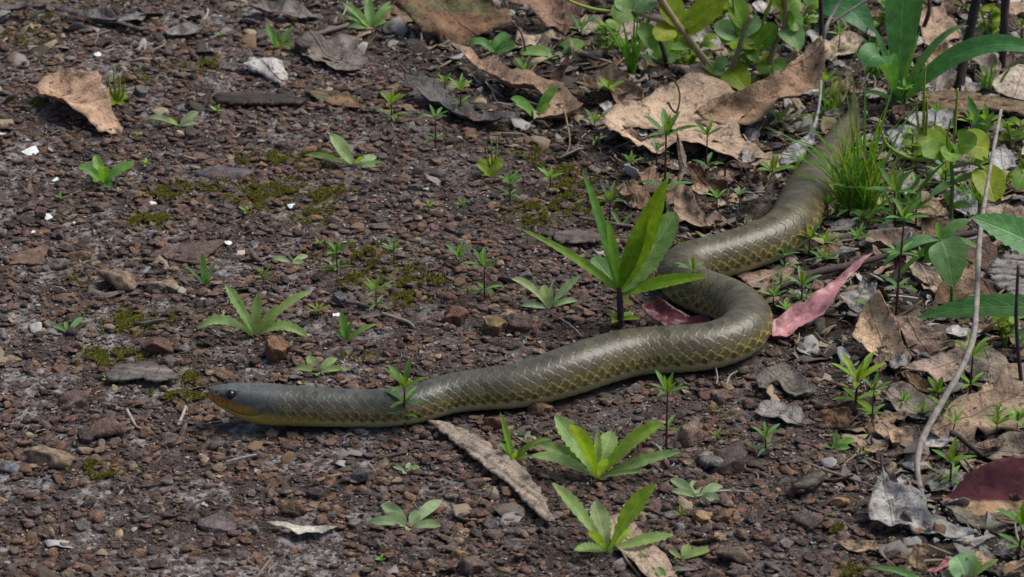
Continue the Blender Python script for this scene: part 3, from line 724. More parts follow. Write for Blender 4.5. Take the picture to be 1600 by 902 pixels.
def litter_set(name, label, n, smin, smax, seed, path_keep, zmul=1.0):
    x, y, rng = area_points(n, seed); lt = litter(x, y); px, py = project(x, y)
    top = smooth(150, 20, py)*0.5
    keep = rng.random(n) < np.maximum(np.maximum(lt, top)*0.9, path_keep); keep &= ~near_snake(x, y, 0.8)
    x, y, lt = x[keep], y[keep], lt[keep]; m = len(x)
    pal = np.array([[0.10, 0.085, 0.075], [0.16, 0.145, 0.135], [0.22, 0.17, 0.115], [0.06, 0.045, 0.035], [0.035, 0.028, 0.024], [0.26, 0.25, 0.235], [0.12, 0.075, 0.045]])
    c = pal[rng.choice(7, m, p=[.18, .17, .22, .13, .08, .11, .11])]*rng.uniform(0.85, 1.5, (m, 1))
    s = smin+(smax-smin)*rng.random(m)**2.2
    rot = np.stack([rng.normal(0, .3, m), rng.normal(0, .3, m), rng.uniform(0, 6.28, m)], -1)
    z = height(x, y)+0.0012+rng.random(m)*0.003*lt
    return gn_scatter(name, label, 'litter', FR, np.stack([x, y, z], -1), rot, np.stack([s, s, s*zmul], -1), rng.integers(0, len(FR), m), c)
litter_set('leaf_litter', 'crumbled grey and brown leaf litter covering the soil', 19000, 0.003, 0.017, 21, 0.05)
litter_set('leaf_crumbs', 'tiny crumbs of dead leaf and bark', 52000, 0.0012, 0.0042, 22, 0.34)

# moss
m_moss, nt, bs, out = nmat('moss'); a = N(nt, 'ShaderNodeAttribute', attribute_type='INSTANCER', attribute_name='col')
nt.links.new(a.outputs['Color'], bs.inputs['Base Color']); bs.inputs['Roughness'].default_value = 0.9
def moss_mesh(seed):
    rng = np.random.default_rng(seed); V = []; F = []
    for k in range(11):
        a = rng.uniform(0, 6.28); el = rng.uniform(0.2, 1.4); l = rng.uniform(0.7, 1.2); d = np.array([math.cos(a)*math.cos(el), math.sin(a)*math.cos(el), math.sin(el)])*l
        s = np.cross(d, rng.normal(size=3)); s = s/np.linalg.norm(s)*0.2; b = len(V)
        V += [np.zeros(3), d*0.5+s, d, d*0.5-s]; F.append((b, b+1, b+2, b+3))
    return mesh_np('moss_tuft', np.array(V), np.array(F), m_moss, False)
mp = []; mc = []; rng = np.random.default_rng(5)
for (px, py, rx, ry) in MOSS:
    n = int(rx*ry*3.2)
    q = rng.normal(0, 0.55, (n, 2)); ppx = px+q[:, 0]*rx; ppy = py+q[:, 1]*ry
    for a, b in zip(ppx, ppy):
        p = G(a, b)
        if fbm(p.x*150, p.y*100, 3, 2) < 0.50+0.1*rng.random(): continue
        mp.append((p.x, p.y, hz(p)+0.0022)); mc.append(np.array([[0.24, 0.22, 0.02], [0.15, 0.18, 0.016], [0.16, 0.12, 0.018]][rng.integers(0, 3)])*rng.uniform(0.6, 1.2))
mp = np.array(mp); m = len(mp); s = rng.uniform(0.0008, 0.0019, m)
gn_scatter('moss', 'patches of yellow-green moss between the stones', 'moss', [moss_mesh(k) for k in range(5)], mp, np.stack([np.zeros(m), np.zeros(m), rng.uniform(0, 6.28, m)], -1), np.stack([s, s, s], -1), rng.integers(0, 5, m), np.array(mc))

# ------------------------------------------------------------------ tubes, dead leaves, bark
def tube_mesh(name, pts, radii, mat, sides=8, rough=0.0, seed=0, sub=4, bead=0.0, bead_n=0):
    P = np.array([tuple(p) for p in pts], float); R = np.array(radii, float) if np.ndim(radii) else np.full(len(P), radii)
    if len(P) > 2 or sub > 1: Q = catmull(np.hstack([P, R[:, None]]), sub)
    else: Q = np.hstack([P, R[:, None]])
    rng = np.random.default_rng(seed); n = len(Q); T_ = np.gradient(Q[:, :3], axis=0); T_ /= np.linalg.norm(T_, axis=1)[:, None]+1e-12
    ref = np.array([0.31, 0.2, 0.93]); V = []; F = []
    a = np.linspace(0, 2*math.pi, sides, endpoint=False)
    for i in range(n):
        s1 = np.cross(T_[i], ref); s1 /= np.linalg.norm(s1)+1e-12; s2 = np.cross(T_[i], s1)
        rr = max(Q[i, 3], 1e-5)*(1+rough*rng.uniform(-1, 1, sides)+rough*0.6*rng.uniform(-1, 1))
        if bead: rr = rr*(1+bead*(0.5+0.5*np.cos(a*3+i*2.4)))
        V += list(Q[i, :3]+np.outer(np.cos(a)*rr, s1)+np.outer(np.sin(a)*rr, s2))
    for i in range(n-1):
        for k in range(sides): F.append((i*sides+k, i*sides+(k+1) % sides, (i+1)*sides+(k+1) % sides, (i+1)*sides+k))
    V += [Q[0, :3], Q[-1, :3]]; b = n*sides
    for k in range(sides):
        F.append((b, (k+1) % sides, k, k)); F.append((b+1, (n-1)*sides+k, (n-1)*sides+(k+1) % sides, (n-1)*sides+(k+1) % sides))
    me = bpy.data.meshes.new(name)
    me.from_pydata([tuple(v) for v in V], [], [f if f[2] != f[3] else f[:3] for f in F]); me.polygons.foreach_set('use_smooth', [True]*len(me.polygons))
    me.materials.append(mat); return me

def inside(poly, x, y):
    c = np.zeros(np.shape(x), bool); j = len(poly)-1
    for i in range(len(poly)):
        xi, yi = poly[i]; xj, yj = poly[j]
        c ^= ((yi > y) != (yj > y)) & (x < (xj-xi)*(y-yi)/(yj-yi+1e-12)+xi); j = i
    return c
def ragged(poly, step, jit, rng):
    out = []
    for i in range(len(poly)):
        a = np.array(poly[i], float); b = np.array(poly[(i+1) % len(poly)], float); n = max(1, int(np.hypot(*(b-a))/step))
        for k in range(n):
            q = a+(b-a)*k/n
            if k: q = q+rng.uniform(-jit, jit, 2)*[1, 0.6]
            out.append(q)
    return out
leaf_no = [0]
def dead_leaf(label, outline, col, rx=0, ry=0, crumple=1.0, curl=1.0, base=0.0015, rib=None, hole=None, stalk=None, col2=None, fold=0.0,
              name='dead_leaf', cat='leaf', thick=0.0004, stalk_col=(0.10, 0.07, 0.045), stalk_r=1.6, edge_dark=0.4, vein=0.35, jit=1.2, mat=None):
    leaf_no[0] += 1; sd = leaf_no[0]; rng = np.random.default_rng(1000+sd)
    o2 = ragged(outline, 6, jit, rng); pl = np.array(o2); n_o = len(pl)
    cx, cy = pl.mean(0); ext = max(np.ptp(pl[:, 0]), np.ptp(pl[:, 1])*1.8)
    hp = ragged(hole, 6, jit, rng) if hole else []
    st = max(3.0, ext/26)
    xs, ys = np.meshgrid(np.arange(pl[:, 0].min(), pl[:, 0].max(), st), np.arange(pl[:, 1].min(), pl[:, 1].max(), st*0.6))
    xs = xs.ravel()+rng.uniform(-.25, .25, xs.size)*st; ys = ys.ravel()+rng.uniform(-.25, .25, ys.size)*st*0.6
    ok = inside(o2, xs, ys)
    dd = np.min(np.hypot((xs[:, None]-pl[:, 0]), (ys[:, None]-pl[:, 1])*1.7), axis=1); ok &= dd > st*0.6
    allp = [Vector((a, b)) for a, b in pl]+[Vector((a, b)) for a, b in hp]+[Vector((a, b)) for a, b in zip(xs[ok], ys[ok])]
    ed = [(i, (i+1) % n_o) for i in range(n_o)]+[(n_o+i, n_o+(i+1) % len(hp)) for i in range(len(hp))]
    vo, eo, fo, _, _, _ = mgeo.delaunay_2d_cdt(allp, ed, [list(range(n_o))], 1, 1e-5)
    vp = np.array([v[:] for v in vo]); F = [f for f in fo]
    if hole: F = [f for f in F if not inside(hp, np.array(np.mean([vp[i][0] for i in f])), np.array(np.mean([vp[i][1] for i in f])))]
    nrm = Matrix.Rotation(math.radians(ry), 3, 'Y') @ (Matrix.Rotation(math.radians(rx), 3, 'X') @ Vector((0, 0, 1)))
    dE = np.min(np.hypot(vp[:, 0][:, None]-pl[:, 0], (vp[:, 1][:, None]-pl[:, 1])*1.7), axis=1); dmax = max(dE.max(), 1e-3)
    e = 1-np.clip(dE/dmax, 0, 1)
    S_ = mpp(cx, cy)
    lowf = fbm(vp[:, 0]/ext*2.6+sd*3.1, vp[:, 1]/ext*4.2, sd, 2)-0.5
    hif = fbm(vp[:, 0]/14+sd, vp[:, 1]/8.5, sd+9, 2)-0.5
    disp = crumple*(lowf*0.18*ext+hif*8.0)*S_ + curl*0.055*ext*S_*e**2*(0.35+1.3*noise2(vp[:, 0]/ext*3+sd, vp[:, 1]/ext*5, sd+4))
    ribd = None
    q2 = np.stack([pl[:, 0]-cx, (pl[:, 1]-cy)*1.9], -1); ev = np.linalg.eigh(q2.T@q2)[1][:, 1]
    v2 = np.stack([vp[:, 0]-cx, (vp[:, 1]-cy)*1.9], -1); al_, pe_ = v2@ev, v2@np.array([-ev[1], ev[0]])
    if rib:
        (a0, b0), (a1, b1) = rib; dx, dy = a1-a0, (b1-b0)*1.9; ll = math.hypot(dx, dy); 
        al = ((vp[:, 0]-a0)*dx+(vp[:, 1]-b0)*1.9*dy)/ll; pe = (-(vp[:, 0]-a0)*dy+(vp[:, 1]-b0)*1.9*dx)/ll
        ribd = np.abs(pe); disp = disp+fold*np.abs(pe)*S_
    z0 = 0.004
    for it in range(5):
        P0 = G(cx, cy, z0); W = []
        for a, b in vp:
            d = ray(a, b); t = (P0-CAM).dot(nrm)/d.dot(nrm); W.append((CAM+d*t)[:])
        W = np.array(W)+disp[:, None]*np.array(nrm[:])
        low = np.percentile(W[:, 2]-height(W[:, 0], W[:, 1]), 4); z0 += base-low
    me = bpy.data.meshes.new(name); ctr = np.array([W[:, 0].mean(), W[:, 1].mean(), W[:, 2].min()])
    me.from_pydata([tuple(v) for v in W-ctr], [], F); me.polygons.foreach_set('use_smooth', [True]*len(me.polygons)); me.materials.append(mat or M_DEAD)
    c = np.tile(np.array(col, float)*1.3, (len(vp), 1))
    if col2 is not None and rib: c[pe > 0] = col2
    elif col2 is not None:
        w = smooth(0.42, 0.62, fbm(vp[:, 0]/ext*4+sd, vp[:, 1]/ext*7, sd+2, 2))[:, None]; c = c*(1-w)+np.array(col2)*w
    c = c*(1-edge_dark*np.exp(-dE/5.0)[:, None])
    if rib: al_, pe_ = al, pe
    set_attr(me, 'col', c); set_attr(me, 'ven', np.stack([al_, pe_+1.2*lowf*8, np.full(len(vp), 1.0)], -1), 'FLOAT_VECTOR')
    o = obj(name, me, None, tuple(ctr)); tag(o, label, cat)
    sm = o.modifiers.new('thickness', 'SOLIDIFY'); sm.thickness = thick; sm.offset = -1
    if stalk:
        sp = []
        for i, (a, b, zz) in enumerate(stalk):
            if i == 0:      # joined to the nearest point of the blade
                k = int(np.argmin(np.hypot(vp[:, 0]-a, vp[:, 1]-b))); q = Vector(W[k])
            else: q = G(a, b, zz); q.z = max(q.z, hz(q)+0.0005)
            sp.append(q-Vector(ctr))
        r = stalk_r*S_
        obj('stalk', tube_mesh('stalk', sp, np.linspace(r, r*0.8, len(sp)), M_TWIG, 6, 0.1, sd), o, None, stalk_col)
    return o
TAN = (0.34, 0.225, 0.135); PALE = (0.40, 0.325, 0.235); BRN = (0.19, 0.115, 0.068); DKB = (0.075, 0.042, 0.026); GRY = (0.24, 0.225, 0.215); GRB = (0.20, 0.165, 0.135); OLV = (0.12, 0.10, 0.045)
dead_leaf('crumpled tan dead leaf lying alone on the gravel by yellow flower spikes', [(38,131),(53,131),(68,121),(93,113),(110,116),(151,122),(160,131),(156,141),(166,146),(176,186),(193,209),(219,207),(200,216),(153,219),(136,201),(113,193),(90,176),(62,146),(55,135)], (0.36,0.235,0.155), 14, 6, 1.5, 1.5, rib=((45,131),(210,212)))
dead_leaf('pale grey curled dead leaf with a dark hollow beneath it', [(378,97),(392,87),(415,85),(440,95),(450,115),(452,130),(445,140),(430,125),(410,112),(390,108)], (0.40,0.38,0.355), 12, 0, 1.3, -1.6, 0.002)
dead_leaf('large mottled brown and olive leaf propped beside the folded brown leaf', [(616,13),(640,-2),(700,-14),(760,-8),(776,18),(800,33),(800,42),(739,63),(733,74),(693,73),(683,57),(660,53),(646,37)], (0.15,0.082,0.045), 28, 0, 1.0, 0.8, 0.003, col2=(0.13,0.115,0.05), rib=None, stalk=[(800,38,0.02),(812,48,0.02),(818,62,0.014),(821,80,0.003)], stalk_col=(0.06,0.03,0.02))
dead_leaf('small brown leaf end sticking out under the mottled leaf', [(585,26),(598,14),(616,10),(630,22),(642,40),(627,34),(609,34),(596,34)], BRN, 15, 0, 1.0, 1.0)
dead_leaf('long narrow light brown leaf lying from the mottled leaf towards the snake', [(696,76),(716,78),(736,80),(749,96),(766,96),(800,121),(833,125),(850,133),(880,140),(893,160),(911,190),(900,206),(883,213),(853,203),(833,206),(840,190),(860,173),(833,150),(800,150),(783,142),(759,117),(739,103),(719,90)], (0.31,0.20,0.135), 10, 0, 1.0, 1.4, rib=((700,78),(886,210)), stalk=[(883,212,0),(890,228,0.008),(884,240,0.004),(872,248,0.001)], stalk_col=(0.2,0.13,0.08))
dead_leaf('dark brown pointed leaf shred standing on the long narrow leaf', [(853,134),(866,112),(876,100),(893,72),(890,97),(880,120),(866,136)], (0.13,0.075,0.05), 60, 10, 0.7, 0.8, 0.004)
dead_leaf('reddish brown leaf with scalloped edge hanging over the mottled leaf', [(755,-12),(770,2),(800,14),(823,18),(840,33),(853,47),(866,46),(880,60),(882,33),(884,-10),(850,-20),(800,-22)], (0.21,0.125,0.085), 30, 0, 1.2, 1.2, 0.014)
dead_leaf('dark brown leaf half tucked behind the reddish brown leaf', [(882,58),(881,30),(884,-8),(905,-12),(914,4),(906,28)], (0.10,0.055,0.04), 30, 20, 0.8, 0.8, 0.006)
dead_leaf('pale tan leaf lying under the reddish brown leaf', [(811,49),(842,49),(846,55),(875,58),(892,64),(862,66),(837,75),(813,80),(799,68)], (0.33,0.25,0.18), 5, 0, 1.3, 1.0)
dead_leaf('small curled chestnut leaf with rolled edges in front of the grass', [(905,128),(922,130),(946,117),(960,113),(984,126),(975,134),(1006,146),(1006,157),(986,166),(963,164),(950,146),(932,151),(915,144)], (0.22,0.135,0.08), 20, 0, 2.0, 2.4, 0.003, col2=(0.33,0.23,0.15))
dead_leaf('large ragged pale tan leaf with a torn hole in its left half', [(939,207),(952,188),(975,178),(1000,170),(1015,156),(1030,138),(1055,134),(1075,125),(1095,128),(1130,140),(1165,165),(1180,185),(1158,196),(1152,209),(1158,233),(1167,245),(1194,262),(1205,260),(1209,275),(1205,283),(1194,290),(1179,288),(1160,279),(1137,270),(1114,262),(1091,254),(1070,249),(1053,246),(1040,252),(1030,260),(1017,256),(1004,246),(996,252),(983,243),(971,241),(964,230),(952,226),(947,214)],
          (0.38,0.275,0.19), 12, 0, 1.2, 1.5, 0.003, rib=((945,200),(1200,270)), hole=[(971,203),(998,199),(1030,199),(1053,206),(1046,213),(1011,219),(1002,230),(992,224),(977,212)])
dead_leaf('big brown-spotted tan leaf curling up to a point above the tail of the snake', [(1085,176),(1110,160),(1131,154),(1165,145),(1194,131),(1222,118),(1236,101),(1249,91),(1270,74),(1286,66),(1291,82),(1293,99),(1287,118),(1281,137),(1266,147),(1249,166),(1220,168),(1211,179),(1190,190),(1170,197),(1131,195),(1105,190)], (0.42,0.29,0.18), 28, -14, 1.0, 1.6, 0.012, rib=((1090,180),(1284,76)), col2=(0.37,0.24,0.145))
dead_leaf('pale arched leaf end behind the rising spotted leaf', [(1048,101),(1091,97),(1112,112),(1130,135),(1120,150),(1090,140),(1072,128),(1076,118),(1068,108)], (0.36,0.27,0.19), 30, 0, 0.8, -1.0, 0.008)
dead_leaf('toothed tan leaf with a narrow twisted upper end behind the snake', [(1055,226),(1062,236),(1072,252),(1069,270),(1064,288),(1080,298),(1086,315),(1103,336),(1118,327),(1136,338),(1122,357),(1095,358),(1078,348),(1070,342),(1059,349),(1052,327),(1053,306),(1057,288),(1062,268),(1057,246)], (0.29,0.20,0.14), 22, 0, 1.1, 1.2, 0.002, rib=((1058,240),(1115,357)), stalk=[(1116,356,0),(1118,364,0.002),(1121,372,0.001)], stalk_col=(0.3,0.2,0.11))
dead_leaf('dark chestnut leaf under the edge of the large ragged leaf', [(1072,264),(1082,261),(1097,267),(1104,280),(1137,290),(1134,309),(1103,299),(1080,286)], (0.11,0.055,0.028), 25, 0, 1.0, 1.5, 0.002)
dead_leaf('small two-toned brown leaf on mossy soil', [(962,297),(977,287),(998,291),(1011,306),(1021,323),(1015,332),(987,327),(992,308),(973,306)], (0.21,0.13,0.08), 15, 0, 1.3, 1.3, 0.002)
dead_leaf('blue-grey withered leaf hanging by a pale stalk beside the snake', [(1270,207),(1272,226),(1262,233),(1257,250),(1247,254),(1222,264),(1217,258),(1222,241),(1241,228),(1257,218)], (0.34,0.335,0.34), 30, 0, 1.2, 0.9, 0.004, stalk=[(1270,208,0),(1277,180,0.022),(1281,155,0.03),(1283,128,0.034)], stalk_col=(0.22,0.22,0.22), stalk_r=3)
dead_leaf('dark curled leaf with an upright point against the snake', [(1146,336),(1177,321),(1194,306),(1203,281),(1207,252),(1210,281),(1204,317),(1203,340),(1173,350),(1152,346)], (0.085,0.065,0.052), 45, 0, 0.9, 1.0, 0.002)
dead_leaf('pink dead leaf with dry brown edge right of the coil of the snake', [(1204,510),(1226,495),(1237,484),(1256,481),(1276,466),(1297,450),(1315,431),(1334,415),(1348,406),(1364,400),(1354,410),(1343,422),(1325,440),(1311,463),(1302,481),(1286,502),(1265,512),(1247,520),(1239,529),(1228,536),(1206,534)], (0.37,0.175,0.19), 24, 0, 0.7, 1.0, 0.004, rib=((1208,522),(1362,401)), mat=M_SMOOTH, edge_dark=0.3, vein=0.15)
dead_leaf('crimson dead leaf lying behind the snake inside its bend', [(1000,480),(1028,473),(1051,482),(1084,492),(1107,497),(1116,510),(1089,516),(1071,518),(1046,516),(1031,503),(1015,495)], (0.080,0.018,0.028), 20, 0, 1.1, 1.0, 0.003, rib=((1000,482),(1112,508)), mat=M_SMOOTH, stalk=[(1001,481,0),(985,462,0.012),(972,440,0.022),(961,425,0.03)], stalk_col=(0.11,0.04,0.03), stalk_r=2.0, vein=0.15)
dead_leaf('smooth tan leaf leaning steeply on the litter below the tall whorled stem', [(1330,529),(1346,486),(1362,468),(1370,463),(1381,480),(1399,506),(1409,533),(1423,563),(1416,576),(1399,578),(1366,559),(1356,553),(1346,539)], (0.47,0.33,0.205), 40, 0, 0.6, 1.4, 0.003, edge_dark=0.2)
dead_leaf('mottled brown leaf resting behind the smooth tan leaf', [(1393,498),(1433,501),(1459,519),(1478,546),(1446,561),(1424,561),(1411,529)], (0.24,0.17,0.125), 25, 0, 0.7, 1.0, 0.003, col2=(0.15,0.08,0.055))
dead_leaf('pale pinkish leaf crossed by the long grey twig', [(1405,584),(1434,570),(1461,560),(1489,553),(1503,549),(1512,556),(1509,570),(1500,584),(1489,597),(1466,601),(1448,588),(1432,587)], (0.40,0.29,0.225), 18, 0, 0.9, 1.4, 0.005)
dead_leaf('rusty narrow leaf below the pale pinkish leaf', [(1412,583),(1434,588),(1452,600),(1464,620),(1456,624),(1438,610),(1420,602)], (0.20,0.115,0.06), 25, 0, 0.8, 1.0, 0.004)
dead_leaf('grey-brown oval leaf with faint veins left of the grey twig', [(1383,618),(1392,606),(1408,601),(1425,607),(1443,618),(1463,633),(1457,647),(1445,659),(1425,657),(1401,645),(1390,632)], GRB, 20, 0, 0.6, 1.0, 0.004, rib=((1390,615),(1450,655)))
dead_leaf('rounded grey-brown leaf right of the grey twig', [(1510,556),(1530,542),(1550,540),(1572,556),(1580,575),(1566,590),(1550,598),(1526,590),(1510,578)], (0.23,0.19,0.145), 28, 0, 0.7, -1.0, 0.004)
dead_leaf('broad ribbed brown leaf with an upright fold at the right edge of the litter', [(1449,690),(1475,655),(1489,641),(1503,631),(1550,618),(1557,606),(1567,577),(1600,572),(1640,575),(1645,690),(1600,683),(1561,682),(1540,690),(1525,679),(1518,698),(1497,700),(1470,698)], (0.25,0.175,0.12), 22, 0, 1.1, 1.2, 0.004, rib=((1450,690),(1640,590)))
dead_leaf('tan wavy-edged leaf under the lower end of the grey twig', [(1365,668),(1384,662),(1398,670),(1434,673),(1440,689),(1428,704),(1415,704),(1405,698),(1388,689),(1367,679)], (0.29,0.20,0.14), 15, 0, 1.0, 1.4, 0.003)
dead_leaf('dark grey-brown leaf shaded by the broad ribbed leaf', [(1510,704),(1529,694),(1561,687),(1573,681),(1640,688),(1640,728),(1561,729),(1540,715)], (0.17,0.13,0.10), 20, 0, 1.0, 1.0, 0.003)
dead_leaf('glossy maroon leaf folded along its midrib with a yellow-tan lower half', [(1472,781),(1487,772),(1497,761),(1518,746),(1550,733),(1577,727),(1613,727),(1655,745),(1650,780),(1622,793),(1600,798),(1561,807),(1540,816),(1523,816),(1502,807),(1489,795)], (0.085,0.025,0.028), 30, 0, 0.35, 0.5, 0.004, rib=((1474,782),(1640,787)), col2=(0.33,0.215,0.12), fold=0.22, mat=M_SMOOTH, stalk=[(1474,782,0),(1452,780,0.006),(1425,775,0.006),(1399,772,0.004)], stalk_col=(0.10,0.05,0.03), stalk_r=2.6, vein=0.2)
dead_leaf('large pale grey dead leaf with black specks and a wavy lower edge', [(1363,769),(1371,755),(1379,738),(1388,759),(1407,765),(1434,780),(1445,793),(1447,807),(1457,816),(1474,814),(1485,818),(1497,826),(1518,831),(1529,840),(1512,839),(1495,847),(1476,845),(1465,840),(1451,842),(1434,837),(1419,828),(1405,827),(1388,834),(1375,828),(1358,822),(1355,807),(1360,786)], (0.30,0.285,0.265), 24, 0, 1.1, 1.5, 0.003, rib=((1379,742),(1395,828)), vein=0.25)
dead_leaf('small curved tan leaf with a thin stalk on the gravel', [(1308,851),(1326,846),(1346,850),(1366,850),(1379,863),(1358,864),(1342,866),(1324,860)], (0.34,0.235,0.14), 12, 0, 0.9, 1.3, 0.002, stalk=[(1378,863,0),(1398,868,0.003),(1417,874,0.002)], stalk_col=(0.12,0.07,0.04))
dead_leaf('upright curl of tan leaf beside the pink leaf scrap', [(1430,850),(1446,850),(1447,860),(1444,876),(1448,892),(1428,888),(1418,876),(1424,864)], (0.36,0.235,0.13), 55, 0, 0.6, 0.8, 0.002)
dead_leaf('small pink leaf scrap beside the upright tan curl', [(1446,892),(1464,886),(1480,871),(1488,880),(1474,888),(1460,897)], (0.45,0.165,0.18), 30, 0, 0.6, 0.8, 0.002)
dead_leaf('flat pale brown leaf lying under the front rosette', [(948,812),(965,806),(986,815),(1003,835),(1013,855),(1039,868),(1062,910),(1030,915),(1006,900),(986,880),(960,858),(950,838)], (0.31,0.23,0.17), 4, 0, 0.6, 0.5, 0.0025)
dead_leaf('large dark grey flake of leaf near the bend of the snake', [(1180,592),(1191,584),(1224,570),(1247,586),(1263,600),(1281,612),(1274,620),(1260,620),(1242,625),(1226,615),(1214,600),(1203,603),(1201,615),(1185,609)], (0.13,0.115,0.095), 14, 0, 0.9, 1.2, 0.004)
dead_leaf('blocky reddish brown leaf lump below the bright seedling', [(1278,652),(1283,643),(1304,638),(1325,636),(1331,645),(1325,668),(1293,670),(1288,657)], (0.19,0.10,0.055), 45, 0, 1.2, 0.6, 0.002)
dead_leaf('rolled brown leaf with a pale rim behind the dark stick', [(1350,378),(1357,369),(1390,366),(1422,364),(1443,369),(1441,380),(1425,391),(1400,395),(1375,386),(1361,389),(1352,386)], (0.24,0.175,0.125), 25, 0, 0.7, 2.2, 0.003, edge_dark=-0.5)
dead_leaf('curved grey-brown leaf below the dark stick', [(1415,402),(1425,406),(1436,420),(1464,426),(1471,443),(1461,449),(1443,445),(1425,434),(1414,418)], (0.25,0.19,0.14), 18, 0, 0.7, 1.3, 0.003)
dead_leaf('twisted tan leaf right of the hanging green leaf', [(1486,401),(1503,410),(1525,420),(1523,459),(1516,474),(1489,479),(1461,485),(1456,481),(1466,449),(1484,431)], (0.25,0.175,0.115), 35, 0, 1.0, 1.2, 0.004, col2=(0.15,0.085,0.045))
dead_leaf('dark reddish brown leaf in front of the weathered wood', [(1528,432),(1550,442),(1567,452),(1583,473),(1583,484),(1541,475),(1528,475)], (0.10,0.052,0.035), 30, 0, 0.7, 1.0, 0.004)
dead_leaf('deep brown leaf leaning behind the grey twig', [(1487,384),(1514,378),(1541,370),(1557,390),(1557,418),(1542,436),(1527,420),(1487,402)], (0.085,0.05,0.036), 30, 10, 0.8, 1.0, 0.006)
dead_leaf('peaked tan leaf at the foot of the yellow-green spike plant', [(1412,341),(1441,323),(1460,315),(1478,325),(1483,340),(1455,343),(1438,359),(1430,355)], (0.36,0.255,0.165), 25, 0, 0.9, 1.2, 0.003)
dead_leaf('flat brown leaf in front of the peaked tan leaf', [(1441,342),(1485,346),(1514,359),(1502,372),(1470,378),(1438,369)], (0.25,0.16,0.10), 12, 0, 0.9, 1.0, 0.003)
dead_leaf('dry grey-tan leaf right of the grey twig near its middle', [(1538,331),(1561,324),(1600,326),(1625,332),(1592,342),(1577,351),(1544,345)], (0.29,0.225,0.17), 12, 0, 1.0, 1.2, 0.003)
dead_leaf('orange-tan leaf behind the grey twig', [(1556,266),(1582,271),(1604,263),(1625,270),(1612,304),(1573,303),(1556,297)], (0.33,0.20,0.12), 14, 0, 1.0, 1.0, 0.003)
dead_leaf('crumpled pale grey leaf below the yellow-green spike plant', [(1487,300),(1506,291),(1520,302),(1527,318),(1526,337),(1506,341),(1487,327)], (0.31,0.31,0.315), 25, 0, 1.8, 1.0, 0.003)
dead_leaf('stiff pale leaf shaped like a fan at the right edge of the litter', [(1545,134),(1561,120),(1590,103),(1625,106),(1640,150),(1600,161),(1580,157),(1558,147)], (0.41,0.345,0.28), 25, 0, 0.9, 0.8, 0.006, rib=((1600,104),(1585,158)))
dead_leaf('pale brown leaf behind the strap-leaved plant', [(1432,30),(1441,13),(1474,8),(1482,27),(1503,51),(1498,62),(1464,78),(1441,74)], (0.32,0.225,0.155), 22, 0, 1.0, 1.0, 0.003)
dead_leaf('whitish torn leaf under the long arching green leaf', [(1448,80),(1481,70),(1484,95),(1483,116),(1496,122),(1483,147),(1436,145),(1443,103)], (0.37,0.31,0.26), 20, 0, 1.3, 1.0, 0.003, col2=(0.25,0.15,0.09))
dead_leaf('grey-tan cupped leaf right of the dark upright stick', [(1510,82),(1548,80),(1564,105),(1560,126),(1544,137),(1529,107),(1514,93)], (0.29,0.24,0.19), 22, 0, 0.9, 1.5, 0.004)
dead_leaf('dull grey leaf at the foot of the dark upright stick', [(1502,128),(1540,136),(1563,153),(1530,157),(1500,152)], (0.24,0.225,0.21), 10, 0, 0.8, 1.0, 0.003)
dead_leaf('grey puckered leaf left of the yellow-green spike plant', [(1384,208),(1405,198),(1428,202),(1434,220),(1413,244),(1398,238)], (0.27,0.265,0.27), 25, 0, 1.4, 1.0, 0.004)
dead_leaf('pale blue-grey leaf behind the yellow-green spike plant', [(1411,194),(1430,184),(1455,178),(1489,176),(1494,201),(1464,205),(1434,205)], (0.31,0.305,0.305), 16, 0, 1.0, 1.0, 0.003)
dead_leaf('pale lit leaf behind the top of the rising spotted leaf', [(1286,68),(1321,54),(1350,64),(1338,83),(1310,88),(1293,101)], (0.37,0.29,0.215), 15, 0, 0.9, 1.0, 0.004)
dead_leaf('grey-tan leaf behind the thin grass blades', [(941,44),(964,39),(998,38),(1003,55),(981,66),(968,74),(944,68)], (0.32,0.255,0.20), 18, 0, 1.0, 1.0, 0.003)
dead_leaf('brownish grey leaf left of the thin grass blades', [(896,44),(914,25),(943,25),(938,48),(912,60)], (0.27,0.21,0.175), 20, 0, 1.0, 1.0, 0.003)
dead_leaf('greyish pale leaf behind the succulent pink stem', [(1068,62),(1101,42),(1118,58),(1134,78),(1107,86),(1082,74)], (0.30,0.265,0.235), 18, 0, 1.2, 1.0, 0.003)
dead_leaf('dark slate-grey rotting leaf pressed flat on the soil', [(631,126),(653,135),(684,137),(702,151),(729,160),(748,175),(782,182),(806,191),(804,200),(760,198),(715,189),(693,171),(660,157),(633,139)], (0.095,0.090,0.088), 3, 0, 1.2, 0.8, 0.001)
dead_leaf('brown and olive leaf pressed into the soil edge', [(476,141),(510,143),(533,145),(556,156),(566,170),(553,176),(533,173),(510,163),(486,156)], (0.20,0.11,0.055), 10, 0, 0.9, 0.8, 0.002, col2=(0.10,0.105,0.05))
dead_leaf('thin whitish leaf scrap on the gravel in front of the snake', [(410,818),(440,821),(470,828),(500,825),(528,826),(503,841),(467,846),(453,835)], (0.40,0.38,0.32), 6, 0, 0.8, 0.8, 0.003)
dead_leaf('flattened grey-brown leaf near the grey curled leaf', [(463,66),(486,60),(510,70),(540,64),(562,62),(560,86),(575,96),(566,114),(546,117),(530,113),(496,98),(473,88)], (0.15,0.125,0.105), 3, 0, 1.4, 1.0, 0.001)
dead_leaf('brown leaf lying under the middle of the coil of the snake', [(1146,430),(1180,425),(1215,421),(1241,427),(1232,441),(1212,454),(1191,465),(1178,456)], (0.24,0.155,0.11), 8, 0, 0.9, 0.9, 0.002)
dead_leaf('rounded brown leaf lump among the small whorled seedlings', [(1274,395),(1286,384),(1298,379),(1309,388),(1310,397),(1288,405)], (0.19,0.115,0.075), 30, 0, 0.8, -1.0, 0.002)
